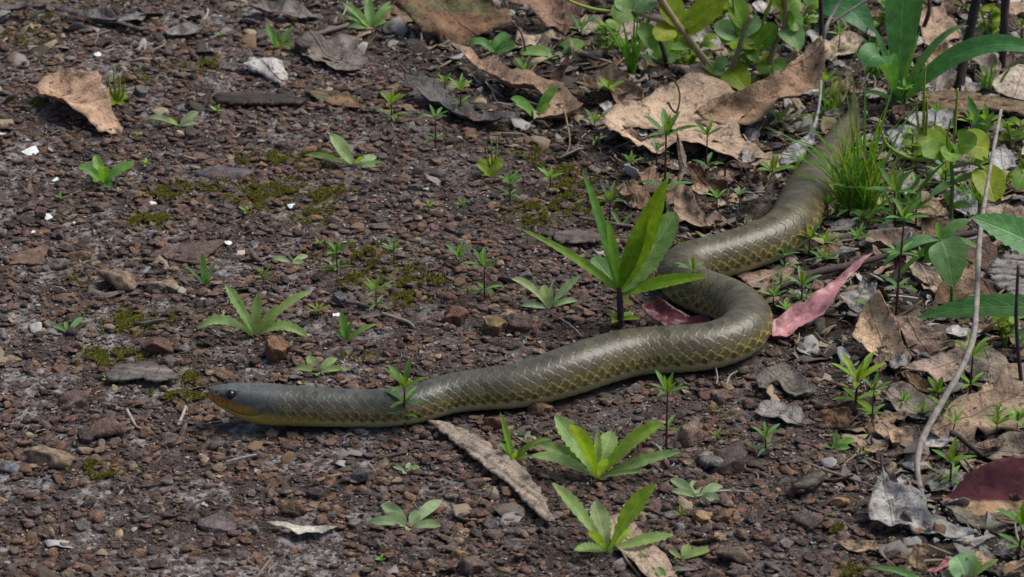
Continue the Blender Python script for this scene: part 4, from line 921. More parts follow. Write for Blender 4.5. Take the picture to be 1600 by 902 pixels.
dead_leaf('crumpled grey leaf between the pink leaf and the smooth tan leaf', [(1309,468),(1330,454),(1348,442),(1370,448),(1366,466),(1348,490),(1328,484)], (0.27,0.255,0.235), 22, 0, 1.8, 1.2, 0.003)
dead_leaf('dark grey bark flake at the far edge of the path', [(-20,12),(30,2),(85,12),(140,20),(160,8),(186,24),(192,8),(186,30),(176,34),(133,28),(110,22),(50,14),(10,18)], (0.13,0.115,0.115), 12, 0, 1.2, 1.2, 0.004)
dead_leaf('grey leaf shred below the dark bark flake', [(145,30),(180,32),(215,20),(232,22),(222,36),(190,42),(240,52),(205,52),(170,40)], (0.16,0.145,0.145), 8, 0, 1.2, 1.2, 0.003)
dead_leaf('grey shredded leaf strip beside the dark bark flake', [(255,52),(290,38),(320,40),(310,54),(285,60),(262,58)], (0.17,0.155,0.15), 8, 0, 1.2, 1.2, 0.003)
dead_leaf('grey-brown leaf strip at the far end of the path', [(380,20),(420,10),(470,18),(500,30),(470,36),(420,30)], (0.16,0.14,0.125), 8, 0, 1.2, 1.2, 0.003)
dead_leaf('shaded brown leaf behind the weathered wood', [(1568,330),(1600,340),(1640,350),(1640,385),(1600,395),(1570,380),(1556,358)], (0.16,0.105,0.075), 18, 0, 1.0, 1.0, 0.003)
dead_leaf('grey leaf beside the grey twig with white spots', [(1544,245),(1560,232),(1580,236),(1590,262),(1568,272),(1546,262)], (0.30,0.295,0.29), 18, 0, 1.3, 1.0, 0.003)
dead_leaf('grey leaf below the puckered leaf by the grass', [(1448,268),(1470,264),(1500,268),(1522,274),(1514,284),(1480,286),(1452,284)], (0.26,0.24,0.23), 10, 0, 1.0, 1.0, 0.003)
dead_leaf('pale scrap of leaf at the root of the tall whorled stem', [(1370,352),(1388,346),(1400,352),(1402,364),(1384,368),(1372,362)], (0.36,0.35,0.34), 12, 0, 1.2, 1.0, 0.003)
dead_leaf('grey leaf scrap in front of the grass tuft', [(1294,350),(1320,342),(1340,350),(1325,362),(1300,362)], (0.25,0.24,0.235), 10, 0, 1.2, 1.0, 0.003)
dead_leaf('greyish leaf fragments matted below the dark grey flake', [(1178,640),(1200,622),(1228,632),(1252,645),(1262,660),(1230,664),(1196,656)], (0.20,0.185,0.17), 5, 0, 1.5, 1.0, 0.002)
dead_leaf('matted grey leaf right of the slate-coloured rocks by the maroon leaf', [(1445,760),(1466,740),(1490,735),(1510,742),(1500,756),(1476,768),(1455,772)], (0.21,0.205,0.19), 8, 0, 1.5, 1.0, 0.003)
dead_leaf('olive grey leaf layer under the maroon leaf', [(1470,800),(1500,805),(1540,818),(1590,808),(1640,815),(1640,840),(1580,842),(1540,836),(1500,824)], (0.14,0.13,0.10), 6, 0, 1.3, 0.8, 0.002)

# layered leaves that fill the litter floor between the ones above
FILL_CT = {}
LM2 = [(740, 60, 'the mottled brown and olive leaf'), (850, 20, 'the reddish brown scalloped leaf'), (830, 150, 'the long narrow brown leaf'), (960, 140, 'the curled chestnut leaf'), (985, 110, 'the sparse grass blades'), (1070, 200, 'the large ragged leaf'), (1200, 130, 'the rising spotted leaf'),
       (1090, 320, 'the toothed tan leaf'), (1245, 235, 'the blue-grey withered leaf'), (1160, 60, 'the succulent plants'), (1400, 160, 'the strap-leaved plant'), (1300, 20, 'the grey forked twig'), (1470, 40, 'the far pale brown leaf'), (1510, 100, 'the thick black upright stick'), (1590, 130, 'the fan-shaped pale leaf'), (1500, 165, 'the rotten board'),
       (1345, 330, 'the dense grass tuft'), (1400, 350, 'the loose bluish grass'), (1485, 340, 'the spike plant'), (1550, 250, 'the top of the long grey twig'), (1300, 430, 'the pink dead leaf'), (1400, 400, 'the rolled brown leaf'), (1380, 520, 'the smooth tan leaf'), (1460, 570, 'the pale pinkish leaf'), (1570, 440, 'the weathered wood'), (1480, 440, 'the veined plant'), (1530, 560, 'the rounded grey-brown leaf'),
       (1560, 650, 'the broad ribbed leaf'), (1400, 680, 'the tan wavy-edged leaf'), (1540, 770, 'the maroon leaf'), (1430, 800, 'the large pale grey leaf'), (1500, 880, 'the pink leaf scrap'), (1230, 400, 'the upper coil of the snake'), (1600, 350, 'the big toothed leaves')]
for i in range(225):
    for _ in range(60):
        px = random.uniform(880, 1680); py = random.uniform(-60, 900); p = G(px, py)
        if float(litter(p.x, p.y)) > 0.75 and not near_snake(np.array([p.x]), np.array([p.y]), 1.35)[0] and (py < 480 or px > 1370): break
    else: continue
    rng = np.random.default_rng(5000+i); a = np.linspace(0, 2*math.pi, 12, endpoint=False); L_ = rng.uniform(11, 30); wd = rng.uniform(0.35, 0.65); ro = rng.uniform(0, math.pi)
    rr = (np.abs(np.cos(a))**1.2*(1-wd)+wd)*L_*rng.uniform(0.8, 1.1, 12)
    ox = rr*np.cos(a); oy = rr*np.sin(a)*wd*1.6
    poly = [(px+x*math.cos(ro)-y*math.sin(ro), py+0.5*(x*math.sin(ro)+y*math.cos(ro))) for x, y in zip(ox, oy)]
    kind = int(rng.choice(5, p=[.16, .30, .20, .20, .14])); cn = ['grey', 'tan', 'brown', 'pale grey', 'dark brown'][kind]
    c = [(0.20, 0.185, 0.17), (0.32, 0.225, 0.15), (0.19, 0.12, 0.08), (0.31, 0.29, 0.27), (0.085, 0.058, 0.042)][kind]
    kf = rng.uniform(0.9, 1.3); c = tuple(v*kf for v in c)
    where = 'near '+min(LM2, key=lambda q: math.hypot(q[0]-px, (q[1]-py)*1.9))[2]; szw = 'broad' if L_ > 22 else 'small'
    cl = 'crumpled' if rng.random() < 0.5 else 'flat'
    o = dead_leaf(f'{szw} {cl} {cn} leaf {where}', poly, c, rng.uniform(-6, 24), rng.uniform(-14, 14), 2.2 if cl == 'crumpled' else 0.9, rng.uniform(0.8, 3.0), 0.001+0.006*rng.random())
    o['group'] = f'{szw} {cl} {cn} leaves {where}'

# ------------------------------------------------------------------ bark, wood, twigs
def wood_flake(label, outline, col, h, seed, along, name='bark_strip', cat='bark', arch=0.0):
    # a slab with a fibrous top, real thickness and ragged ends
    rng = np.random.default_rng(seed); pl = np.array(ragged(outline, 5, 2.6, rng)); 
    n_o = len(pl); st = 4.0
    xs, ys = np.meshgrid(np.arange(pl[:, 0].min(), pl[:, 0].max(), st), np.arange(pl[:, 1].min(), pl[:, 1].max(), st*0.6)); xs = xs.ravel(); ys = ys.ravel()
    ok = inside(pl.tolist(), xs, ys) & (np.min(np.hypot(xs[:, None]-pl[:, 0], (ys[:, None]-pl[:, 1])*1.7), axis=1) > 2.6)
    allp = [Vector(p) for p in pl.tolist()]+[Vector((a, b)) for a, b in zip(xs[ok], ys[ok])]
    vo, eo, fo, _, _, _ = mgeo.delaunay_2d_cdt(allp, [(i, (i+1) % n_o) for i in range(n_o)], [list(range(n_o))], 1, 1e-5)
    vp = np.array([v[:] for v in vo]); ca, sa = math.cos(along), math.sin(along)
    u_ = (vp[:, 0]*ca+vp[:, 1]*1.9*sa); v_ = (-vp[:, 0]*sa+vp[:, 1]*1.9*ca)
    dE = np.min(np.hypot(vp[:, 0][:, None]-pl[:, 0], (vp[:, 1][:, None]-pl[:, 1])*1.7), axis=1); dm = max(dE.max(), 1)
    z = h*(0.9+0.16*fbm(u_/140+seed, v_/7, seed, 2))+arch*np.sqrt(np.clip(dE/dm, 0, 1))*h+h*0.22*np.abs(np.sin(v_/4.5+5*fbm(u_/70, v_/30, seed+7, 2)))+0.0012*(fbm(u_/25, v_/22, seed+1, 2)-0.5)
    W = np.array([G(a, b, zz)[:] for (a, b), zz in zip(vp, z)]); ctr = np.array([W[:, 0].mean(), W[:, 1].mean(), 0.0])
    me = bpy.data.meshes.new(name); me.from_pydata([tuple(w) for w in W-ctr], [], fo); me.polygons.foreach_set('use_smooth', [True]*len(me.polygons))
    g = (0.45+1.1*fbm(u_/90, v_/6, seed+3, 2))*(0.45+0.75*np.abs(np.sin(v_/4.5+5*fbm(u_/70, v_/30, seed+7, 2)))**0.6); c = np.array(col)[None]*g[:, None]
    me.materials.append(M_DEAD); set_attr(me, 'col', c)
    o = obj(name, me, None, tuple(ctr)); tag(o, label, cat)
    sm = o.modifiers.new('thickness', 'SOLIDIFY'); sm.thickness = h*0.35; sm.offset = -1
    return o
wood_flake('long grey-brown strip of bark lying in front of the snake', [(668,660),(690,661),(720,671),(755,689),(790,713),(822,740),(846,770),(869,820),(852,816),(827,792),(795,757),(770,741),(738,715),(708,691),(684,672)], (0.27,0.215,0.17), 0.0055, 3, 0.95, arch=0.05)
wood_flake('weathered grey wood flake beside the snout of the snake', [(164,584),(185,572),(215,567),(245,570),(268,580),(280,592),(250,597),(220,592),(190,596),(168,594)], (0.13,0.112,0.10), 0.0035, 5, 0.1, 'wood_flake', 'wood', 0.6)
wood_flake('dark bark piece lying behind the crumpled tan leaf', [(333,152),(345,146),(400,145),(450,150),(482,156),(470,164),(420,163),(370,164),(338,162)], (0.062,0.046,0.038), 0.0035, 6, 0.05, 'bark_piece', 'bark', 0.8)
wood_flake('split grey weathered wood at the right end of the dark stick', [(1546,420),(1557,409),(1576,400),(1604,402),(1650,412),(1650,490),(1600,486),(1586,484),(1572,454),(1553,447),(1544,431)], (0.21,0.195,0.18), 0.010, 7, 0.12, 'weathered_wood', 'wood', 0.1)
wood_flake('rotten brown board behind the fan-shaped pale leaf', [(1438,152),(1460,147),(1497,145),(1561,157),(1620,166),(1600,182),(1540,172),(1497,180),(1447,170)], (0.20,0.135,0.075), 0.008, 8, 0.1, 'rotten_board', 'wood', 0.2)
wood_flake('grey ridged wood chip right of the hairy rosette', [(1090,712),(1104,708),(1135,711),(1146,722),(1130,730),(1100,727)], (0.17,0.15,0.135), 0.006, 9, 0.1, 'wood_chip', 'wood', 0.6)
wood_flake('short dark rounded wood piece in front of the dark grey flake', [(1240,760),(1262,744),(1282,738),(1288,748),(1268,762),(1246,770)], (0.09,0.075,0.06), 0.007, 10, -0.5, 'wood_piece', 'wood', 0.8)
wood_flake('dark flat bark sliver behind the serrated plant', [(865,365),(900,360),(940,368),(942,378),(900,382),(868,378)], (0.12,0.095,0.08), 0.004, 11, 0.1, 'bark_sliver', 'bark', 0.5)

def twig(label, pts, rpx, col, cat='twig', name='twig', sides=8, rough=0.12):
    q = [G(a, b, z) for a, b, z in pts]; base = min(q, key=lambda v: v.z).copy()
    s = mpp(pts[0][0], pts[0][1]); r = np.array(rpx if np.ndim(rpx) else [rpx]*len(q))*s
    o = obj(name, tube_mesh(name, [v-base for v in q], r, M_TWIG, sides, rough, len(label), 6), None, base, col); tag(o, label, cat); return o
twig('long grey bent twig leaning over the litter', [(1441,775,0.002),(1433,728,0.010),(1440,690,0.018),(1465,640,0.03),(1500,580,0.045),(1520,530,0.055),(1526,470,0.066),(1531,370,0.082),(1546,270,0.098),(1564,172,0.112)], [4.5,5.2,5.5,5.6,5.4,5.2,4.8,4.4,3.6,3.0], (0.24,0.21,0.185))
twig('dark stick lying between the snake and the rolled brown leaf', [(1183,466,0.004),(1215,450,0.006),(1262,430,0.007),(1330,414,0.008),(1390,398,0.010),(1440,381,0.013),(1490,370,0.016),(1532,363,0.018)], [4,5,6,6,5,6,6,5], (0.065,0.045,0.045), 'stick', 'stick')
twig('thick black upright stick behind the arching green leaf', [(1498,146,0.0),(1504,105,0.02),(1513,60,0.045),(1525,0,0.08),(1534,-50,0.11)], [8,8,8.5,7.5,7], (0.035,0.028,0.028), 'stick', 'stick')
twig('thick dark upright stick near the fan-shaped pale leaf', [(1565,118,0.0),(1568,60,0.035),(1571,0,0.07),(1575,-50,0.1)], [6,7,7.5,7], (0.05,0.035,0.035), 'stick', 'stick')
twig('thin dark purple stem standing before the weathered wood', [(1602,640,0.0),(1594,580,0.03),(1588,500,0.07),(1591,415,0.11)], [3.2,3.2,3.0,2.4], (0.045,0.03,0.04), 'twig', 'twig')
twig('thin brown curved stem behind the strap-leaved plant', [(1437,72,0.0),(1443,45,0.012),(1452,15,0.03),(1451,-25,0.05)], [4,3.5,3.5,3], (0.06,0.035,0.03), 'twig', 'twig')
twig('grey forked twig by the tip of the rising spotted leaf', [(1284,72,0.035),(1290,45,0.05),(1302,20,0.06),(1318,-10,0.075)], [3.2,3,2.6,2.2], (0.22,0.20,0.19))
twig('thin dark twig crossing behind the grey forked twig', [(1296,38,0.05),(1320,22,0.055),(1345,6,0.06),(1370,-8,0.065)], [2.2,2.2,2,1.8], (0.12,0.105,0.10))
twig('straight black stem behind the tip of the rising spotted leaf', [(1284,100,0.0),(1284,50,0.03),(1282,0,0.06),(1281,-40,0.08)], [4,4,3.6,3], (0.04,0.033,0.03), 'twig', 'twig')
twig('short dark stem among the succulent plants', [(1256,100,0.0),(1256,70,0.02),(1255,45,0.035)], [2.6,2.4,2], (0.05,0.04,0.035), 'twig', 'twig')
twig('black arched stem between the grass and the succulent plant', [(1043,115,0.0),(1040,92,0.015),(1032,65,0.03),(1020,48,0.038)], [4,4,4,3.5], (0.03,0.024,0.022), 'twig', 'twig')
twig('dark stem rising behind the succulent plants', [(1185,95,0.0),(1183,60,0.02),(1180,30,0.04)], [6,6,5], (0.045,0.035,0.03), 'twig', 'twig')
twig('pale brown thin twig behind the curled chestnut leaf', [(902,82,0.004),(935,92,0.005),(974,105,0.003)], 2.4, (0.24,0.185,0.14))
twig('black looping stalk curled over the large ragged leaf', [(1034,124,0.018),(1050,124,0.026),(1060,138,0.026),(1062,158,0.02),(1056,176,0.014),(1047,166,0.016),(1045,160,0.02)], 1.6, (0.03,0.022,0.02), 'twig', 'twig')
twig('small dark hooked stalk on the large ragged leaf', [(1133,275,0.006),(1134,260,0.016),(1147,252,0.022),(1157,262,0.018),(1157,278,0.006)], 1.8, (0.12,0.07,0.04), 'twig', 'twig')
twig('small hooked stalk above the curled chestnut leaf', [(1000,122,0.01),(1009,108,0.018),(1008,94,0.022),(1000,90,0.022),(995,98,0.018)], 1.7, (0.07,0.045,0.03), 'twig', 'twig')
twig('dark stick end leaning on the ribbed brown leaf', [(1485,676,0.022),(1500,684,0.018),(1515,697,0.012),(1535,712,0.004)], [5,4.5,4,4], (0.045,0.032,0.028), 'stick', 'stick')
twig('upright dark point above the large pale grey leaf', [(1378,752,0.006),(1378,730,0.014),(1376,708,0.022)], [3.4,2.6,1.6], (0.08,0.055,0.045), 'twig', 'twig')
twig('pale split twig beside the snout of the snake', [(278,665,0.003),(284,652,0.003),(290,636,0.003)], 2.6, (0.30,0.26,0.22))
twig('short greyish twig in front of the flat purple-brown stone', [(198,640,0.004),(204,652,0.003),(212,666,0.002)], 2.6, (0.26,0.23,0.21))
twig('short grey twig in the middle of the gravel behind the snake', [(596,490,0.004),(618,497,0.004),(640,505,0.003),(648,513,0.002)], [3,3.2,2.6,1.5], (0.19,0.165,0.14))
twig('dark twig joined to the round grey pebble', [(540,472,0.003),(556,474,0.003),(578,480,0.002)], [4,3,2.5], (0.10,0.09,0.085))
twig('thin straw lying behind the back of the snake', [(872,496,0.003),(890,508,0.003),(910,526,0.003)], 1.6, (0.24,0.19,0.15))
twig('thin pale straw on the gravel in front of the snout', [(352,722,0.003),(375,716,0.003),(402,710,0.003)], 1.8, (0.27,0.24,0.20))
twig('brown straw behind the oblong grey-brown stone', [(494,752,0.003),(515,745,0.003),(534,741,0.003)], [3,2.6,2], (0.24,0.165,0.09))
twig('thin brown stick in front of the dark grey flake', [(1255,722,0.003),(1290,735,0.004),(1330,748,0.004),(1366,761,0.003)], [2.2,2.6,2.2,1.6], (0.17,0.13,0.105))
twig('slender brown twig beneath the front of the litter', [(1246,783,0.003),(1280,800,0.003),(1310,808,0.002)], 2.2, (0.10,0.08,0.07))
twig('dark twig lying in front of the neck seedling', [(590,716,0.003),(615,711,0.003),(636,706,0.003)], 2.4, (0.09,0.06,0.05))
twig('pale straw across the gravel behind the bark strip', [(1085,777,0.004),(1120,768,0.005),(1160,768,0.003),(1176,769,0.003)], [1.2,2.2,1.6,0.8], (0.26,0.25,0.20))
twig('brown stick lying before the grey curled leaf', [(470,62,0.004),(500,52,0.005),(540,40,0.004),(570,28,0.004)], [3.5,4,3.5,2.5], (0.14,0.115,0.09))
twig('thin dark twig under the grey curled leaf', [(415,165,0.003),(440,160,0.004),(470,150,0.003)], 2.2, (0.13,0.105,0.085))
twig('straight dry stem in front of the serrated plant', [(905,340,0.003),(960,350,0.004),(990,354,0.003)], 2.4, (0.17,0.14,0.115))
twig('dark dry stalk right of the serrated plant', [(1052,368,0.003),(1080,374,0.003),(1105,378,0.003)], 2.0, (0.12,0.09,0.08))
twig('pale broken stalk by the belly of the snake', [(1119,602,0.002),(1121,590,0.004),(1118,574,0.008)], 1.6, (0.20,0.17,0.14))
twig('forked pale rootlet by the belly of the snake', [(1135,602,0.002),(1140,588,0.004),(1152,580,0.006)], 1.6, (0.24,0.19,0.15))
twig('dry brown straw below the tall whorled stem', [(1400,497,0.004),(1420,485,0.006),(1440,470,0.006)], [2.4,2.6,1.6], (0.16,0.10,0.06))
twig('pale straw lying below the tall whorled stem', [(1388,462,0.004),(1412,464,0.005),(1434,467,0.004)], 2.0, (0.36,0.34,0.30))

# ------------------------------------------------------------------ green plants
PROF = {'spat': (1.15, 0.85), 'lanc': (0.75, 0.85), 'obov': (1.25, 0.50), 'oval': (0.55, 0.50), 'strap': (0.35, 0.75), 'heart': (0.35, 0.65), 'narrow': (0.55, 0.9)}
def leaf_mesh(base, ctrl, tip, w, prof='lanc', fold=0.22, n=14, serr=0.0, face=0.5, wave=0.0, seed=0, mat=None, petiole=0.06, twist=0.0, ref=None):
    a, b = PROF[prof]; t = np.linspace(0, 1, n+1); B = np.array(base); Cc = np.array(ctrl); E = np.array(tip)
    P = np.outer((1-t)**2, B)+np.outer(2*t*(1-t), Cc)+np.outer(t**2, E)
    T_ = np.gradient(P, axis=0); T_ /= np.linalg.norm(T_, axis=1)[:, None]+1e-12
    prof_w = np.clip(t, 1e-4, 1)**a*np.clip(1-t, 0, 1)**b; prof_w /= prof_w.max(); prof_w = np.maximum(prof_w, petiole*(t < 0.6))
    if serr:
        k = np.arange(n+1); prof_w = prof_w*(1+serr*((k % 2)-0.5))
    d = E-B; nat = np.cross(d, [0, 0, 1.0]); nat = nat/(np.linalg.norm(nat)+1e-9)
    vd = np.array(FWD[:]) if ref is None else np.array(ref)
    m = 5; V = []; UV = []; rng = np.random.default_rng(seed)
    ph = rng.uniform(0, 6)
    for i in range(n+1):
        sv = np.cross(T_[i], vd); sv /= np.linalg.norm(sv)+1e-9
        if sv@nat < 0: sv = -sv
        s = nat*(1-face)+sv*face; s -= T_[i]*(s@T_[i]); s /= np.linalg.norm(s)+1e-9
        nn = np.cross(s, T_[i])
        if twist: 
            c_, s_ = math.cos(twist*t[i]), math.sin(twist*t[i]); s, nn = s*c_+nn*s_, nn*c_-s*s_
        if nn[2] < 0: up = -nn
        else: up = nn
        for j in range(m):
            q = (j/(m-1)*2-1); wv = wave*w*math.sin(ph+t[i]*9+q)*abs(q)
            V.append(P[i]+s*q*prof_w[i]*w/2+up*(fold*abs(q)*prof_w[i]*w/2+wv)); UV.append((j/(m-1), t[i]))
    F = [(i*m+j, i*m+j+1, (i+1)*m+j+1, (i+1)*m+j) for i in range(n) for j in range(m-1)]
    me = mesh_np('leaf', np.array(V), np.array(F), mat or M_LEAF)
    uv = me.uv_layers.new(name='UVMap'); li = np.zeros(len(me.loops), np.int32); me.loops.foreach_get('vertex_index', li)
    uv.data.foreach_set('uv', np.array(UV, np.float32)[li].ravel())
    return me
def vary(c, f=0.12):
    k = 1.4*random.uniform(1-f, 1+f); return (c[0]*k*1.1*random.uniform(.93, 1.07), c[1]*k, c[2]*k*random.uniform(.9, 1.1))
HAIRY = (0.150, 0.250, 0.080); BRIGHT = (0.150, 0.255, 0.024); PALEG = (0.180, 0.275, 0.135); DEEP = (0.065, 0.175, 0.042); LIME = (0.150, 0.235, 0.020); WHORL = (0.072, 0.165, 0.030)
RED = (0.085, 0.028, 0.022)

def px_leaf(parent, org, bpx, s, base, tip, depth, w, bow, col, prof='lanc', mat=None, **kw):
    """base and tip: photo offsets (px right, px up) from the root pixel; depth: px of ground away from the camera"""
    def loc(dx, dy, dep): 
        y = dep*s; z = (dy*s-y*math.sin(PITCH))/math.cos(PITCH)
        return Vector((dx*s, y, z))
    b = loc(base[0], base[1], base[2] if len(base) > 2 else 0); t = loc(tip[0], tip[1], depth)
    gz = float(height(org.x+t.x, org.y+t.y))-org.z+0.002
    if t.z < gz: t.z = gz
    mid = (b+t)/2; mid.z += bow*s
    kw.setdefault('seed', random.randint(0, 9999))
    me = leaf_mesh(b, mid, t, w*s, prof, mat=mat or M_LEAF, **kw)
    return obj('leaf', me, parent, None, vary(col))
def plant(name, label, px, py, cat='plant', group=None):
    p = GG(px, py); o = empty(name, p); tag(o, label, cat, group); return o, p, mpp(px, py)
def stem(parent, org, s, pts, r, col=WHORL, name='stem', **kw):
    q = []
    for pt in pts:
        dx, dy = pt[0], pt[1]; dep = pt[2] if len(pt) > 2 else 0; y = dep*s; q.append(Vector((dx*s, y, (dy*s-y*math.sin(PITCH))/math.cos(PITCH))))
    return obj(name, tube_mesh(name, q, np.array(r)*s if np.ndim(r) else r*s, M_STEM, 7, 0.04, 1, 5, **kw), parent, None, col)

def rosette(label, px, py, leaves, col=HAIRY, mat=None, prof='spat', cat='plant', filler=3, serr=0.0, group=None):
    o, p, s = plant('rosette_plant', label, px, py, cat, group)
    for (tx, ty, dep, w, bow, *rest) in leaves:
        px_leaf(o, p, (px, py), s, (0, 1), (tx-px, py-ty), dep, w, bow, rest[0] if rest else col, rest[1] if len(rest) > 1 else prof, mat or M_HAIRY, serr=serr, n=20, wave=0.05, fold=0.35, petiole=0.2)
    mx = max(abs(l[0]-px)+abs(l[1]-py) for l in leaves)
    for k in range(filler):
        a = random.uniform(0, 6.28); l = mx*random.uniform(0.15, 0.28)
        px_leaf(o, p, (px, py), s, (0, 1), (math.cos(a)*l, l*0.8), math.sin(a)*l, l*0.35, l*0.15, BRIGHT, prof, mat or M_HAIRY, petiole=0.2)
    stem(o, p, s, [(0, -3), (0, 1), (0, 4)], [2.2, 2.2, 1.0], (0.10, 0.14, 0.05)); return o
rosette('hairy green rosette with arching leaves behind the round rust-brown stone', 398, 529, [(308,515,-12,17,46),(352,444,30,18,14),(405,458,26,17,8),(486,455,30,15,22),(482,527,-14,18,40),(436,478,10,12,10),(372,470,-4,13,12)], serr=0.26)
rosette('large hairy rosette with broad upright leaves in front of the snake', 934, 750, [(866,650,50,34,16),(890,660,-16,30,18,BRIGHT),(934,668,30,12,4),(957,674,64,36,6),(1032,662,20,26,28,BRIGHT),(838,695,24,20,26),(828,711,-12,20,24),(1064,705,6,20,12),(1003,736,-30,9,10)], serr=0.22)
rosette('hairy rosette with spreading leaves growing beside the flat pale brown leaf', 949, 864, [(861,752,20,22,18),(930,783,56,30,10,PALEG),(1024,753,10,30,22,BRIGHT),(1054,836,14,19,10),(896,858,-22,17,12),(925,835,30,12,8)], serr=0.26)
rosette('flat pale blue-green rosette in front of the snake', 640, 826, [(594,791,52,20,14),(690,784,52,19,10),(690,821,-6,16,8),(573,820,6,17,16),(600,808,20,18,12),(655,800,24,18,6),(638,832,-16,12,3)], PALEG, filler=1)
rosette('small pale rosette beside the smooth pale orange stone', 1090, 780, [(1048,750,44,16,8),(1086,753,42,18,4),(1130,762,26,14,14),(1124,792,-14,17,10),(1049,770,10,12,8)], PALEG, filler=1)
rosette('small two-leaved green rosette near the bottom', 1066, 876, [(1110,860,14,14,8),(1077,853,26,16,4),(1045,860,14,9,4)], HAIRY, filler=1)
rosette('small green rosette right of the round rust-brown stone', 496, 584, [(480,556,36,16,2),(526,561,26,13,8),(460,578,8,11,8),(534,577,-2,12,6),(497,588,-14,11,2),(550,592,10,6,2)], filler=1)
rosette('pair of grey-green leaves with one tall rounded leaf on the gravel', 552, 262, [(516,210,10,24,6,PALEG),(588,244,26,15,4,PALEG),(604,258,4,13,3),(560,268,-12,12,2),(478,242,12,11,10),(545,240,20,8,3)], HAIRY, filler=1)
rosette('pale three-leaved seedling with narrow leaves beside the crumpled tan leaf', 280, 199, [(229,184,10,10,12,PALEG),(310,175,16,14,6,PALEG),(310,193,-6,9,4,PALEG),(262,190,10,8,5)], filler=1)
rosette('pale green rosette with long arching leaves left of the serrated plant', 857, 484, [(798,436,20,13,26),(908,431,24,13,10),(903,470,4,11,10),(815,478,-4,12,8),(849,445,30,18,4,HAIRY),(862,448,16,10,2)], PALEG, filler=1)
rosette('four-leaved bright green seedling below the crumpled tan leaf', 162, 290, [(122,260,12,15,16),(210,256,18,17,14),(146,243,40,16,6),(166,262,-18,16,12),(146,283,-6,10,6),(176,298,-16,15,4,DEEP)], (0.10,0.23,0.05), M_LEAF, 'oval', filler=1)
rosette('upright small seedling near the grey curled leaf', 435, 80, [(416,36,18,13,6),(459,41,20,11,8),(464,66,0,10,4),(432,50,10,10,2)], (0.09,0.21,0.05), M_LEAF, 'lanc', filler=1)
rosette('leafy rosette at the far edge of the path beside the mottled leaf', 580, 46, [(533,3,30,12,10),(535,24,16,12,12),(543,44,-4,11,8),(574,-6,40,16,4),(614,9,30,12,14),(604,34,4,13,8),(610,0,40,10,8)], (0.10,0.22,0.06), M_LEAF, 'lanc', filler=2)
rosette('tiny upright seedling on the gravel beside a long brown slab', 321, 448, [(318,394,6,11,0),(340,406,18,5,6),(288,414,10,4,6),(330,432,0,8,2)], (0.085,0.20,0.05), M_LEAF, 'lanc', filler=2)
rosette('tiny green rosette on the gravel near the dark angular rusty stone', 106, 521, [(128,496,26,10,4),(80,509,10,8,6),(124,524,-6,10,3),(100,502,20,7,3)], (0.085,0.19,0.06), filler=1)
rosette('flat pale seedling left of the mossy patch behind the snake', 456, 412, [(424,410,10,10,6),(480,402,20,10,4),(476,413,-4,10,2)], PALEG, filler=0)
rosette('narrow-leaved green seedling above the small green rosette', 541, 536, [(533,484,14,13,2),(592,507,16,8,14),(524,519,4,8,4),(551,498,10,8,2)], (0.09,0.20,0.045), M_LEAF, 'lanc', filler=2)
rosette('arched green seedling in front of the mottled brown leaf', 772, 84, [(733,70,2,15,22),(794,52,26,22,6,DEEP),(806,74,-6,20,6),(766,62,20,10,3)], (0.08,0.19,0.055), M_LEAF, 'oval', filler=1)
rosette('round-leaved seedling beside the dark pointed leaf shred', 868, 86, [(812,83,-2,20,6),(914,70,4,25,8),(861,110,-30,17,2),(874,70,20,12,3)], (0.12,0.25,0.07), M_LEAF, 'oval', filler=1)
rosette('green seedling with oval leaves growing on the long narrow leaf', 838, 186, [(798,154,10,16,14),(872,134,20,17,12),(806,164,-16,17,8),(860,166,-10,14,6)], (0.10,0.23,0.05), M_LEAF, 'oval', filler=1)
rosette('narrow-leaved seedling behind the bark strip', 802, 721, [(781,642,6,11,2),(862,686,10,10,22),(779,691,10,10,10),(830,713,-12,9,8),(793,680,16,9,2)], (0.10,0.22,0.03), M_LEAF, 'narrow', filler=2)
rosette('two flat oval leaves between the bark strip and the large rosette', 822, 690, [(806,674,26,15,1),(834,680,14,15,2)], PALEG, M_HAIRY, 'oval', filler=0)
rosette('tiny pale four-leaved seedling in front of the snake', 634, 738, [(612,730,16,8,2),(656,736,6,9,2),(630,742,-12,9,1),(640,730,20,8,1)], PALEG, filler=0)
rosette('small bright seedling at the foot of the blocky brown leaf lump', 1305, 702, [(1306,672,10,8,2),(1336,688,12,14,8),(1326,700,-10,12,4),(1285,700,4,5,2)], (0.10,0.22,0.05), M_LEAF, 'lanc', filler=1)
rosette('tiny star-shaped seedling left of the large pale grey leaf', 1354, 712, [(1345,709,6,6,1),(1366,709,8,6,1),(1354,703,16,6,1),(1353,716,-10,6,1)], BRIGHT, M_LEAF, 'oval', filler=0)
rosette('light green seedling lit through at the right of the tan leaf', 1532, 218, [(1510,150,20,18,4,DEEP),(1552,175,10,10,8),(1495,205,8,10,8),(1550,196,0,8,6)], (0.09,0.21,0.05), M_LEAF, 'lanc', filler=1)
rosette('yellow-green seedling beside the mossy stones', 766, 278, [(745,255,6,14,6,LIME),(784,255,10,16,4,LIME),(760,272,-12,10,2)], BRIGHT, M_LEAF, 'oval', filler=1)
rosette('small green seedling with pointed leaves at the back of the gravel', 972, 356, [(952,325,20,7,2),(990,332,16,6,5)], (0.09,0.2,0.05), M_LEAF, 'narrow', filler=0)
rosette('round pale leaf pair at the bottom beside the pink leaf scrap', 1512, 908, [(1494,868,24,50,8,(0.13,0.27,0.13)),(1560,874,14,9,6,HAIRY),(1533,876,10,10,2,HAIRY)], HAIRY, M_LEAF, 'oval', filler=0)
rosette('drooping green blade near the upright tan curl', 1436, 906, [(1358,886,10,12,10,DEEP),(1412,912,-6,8,6,DEEP)], DEEP, M_LEAF, 'strap', filler=0)
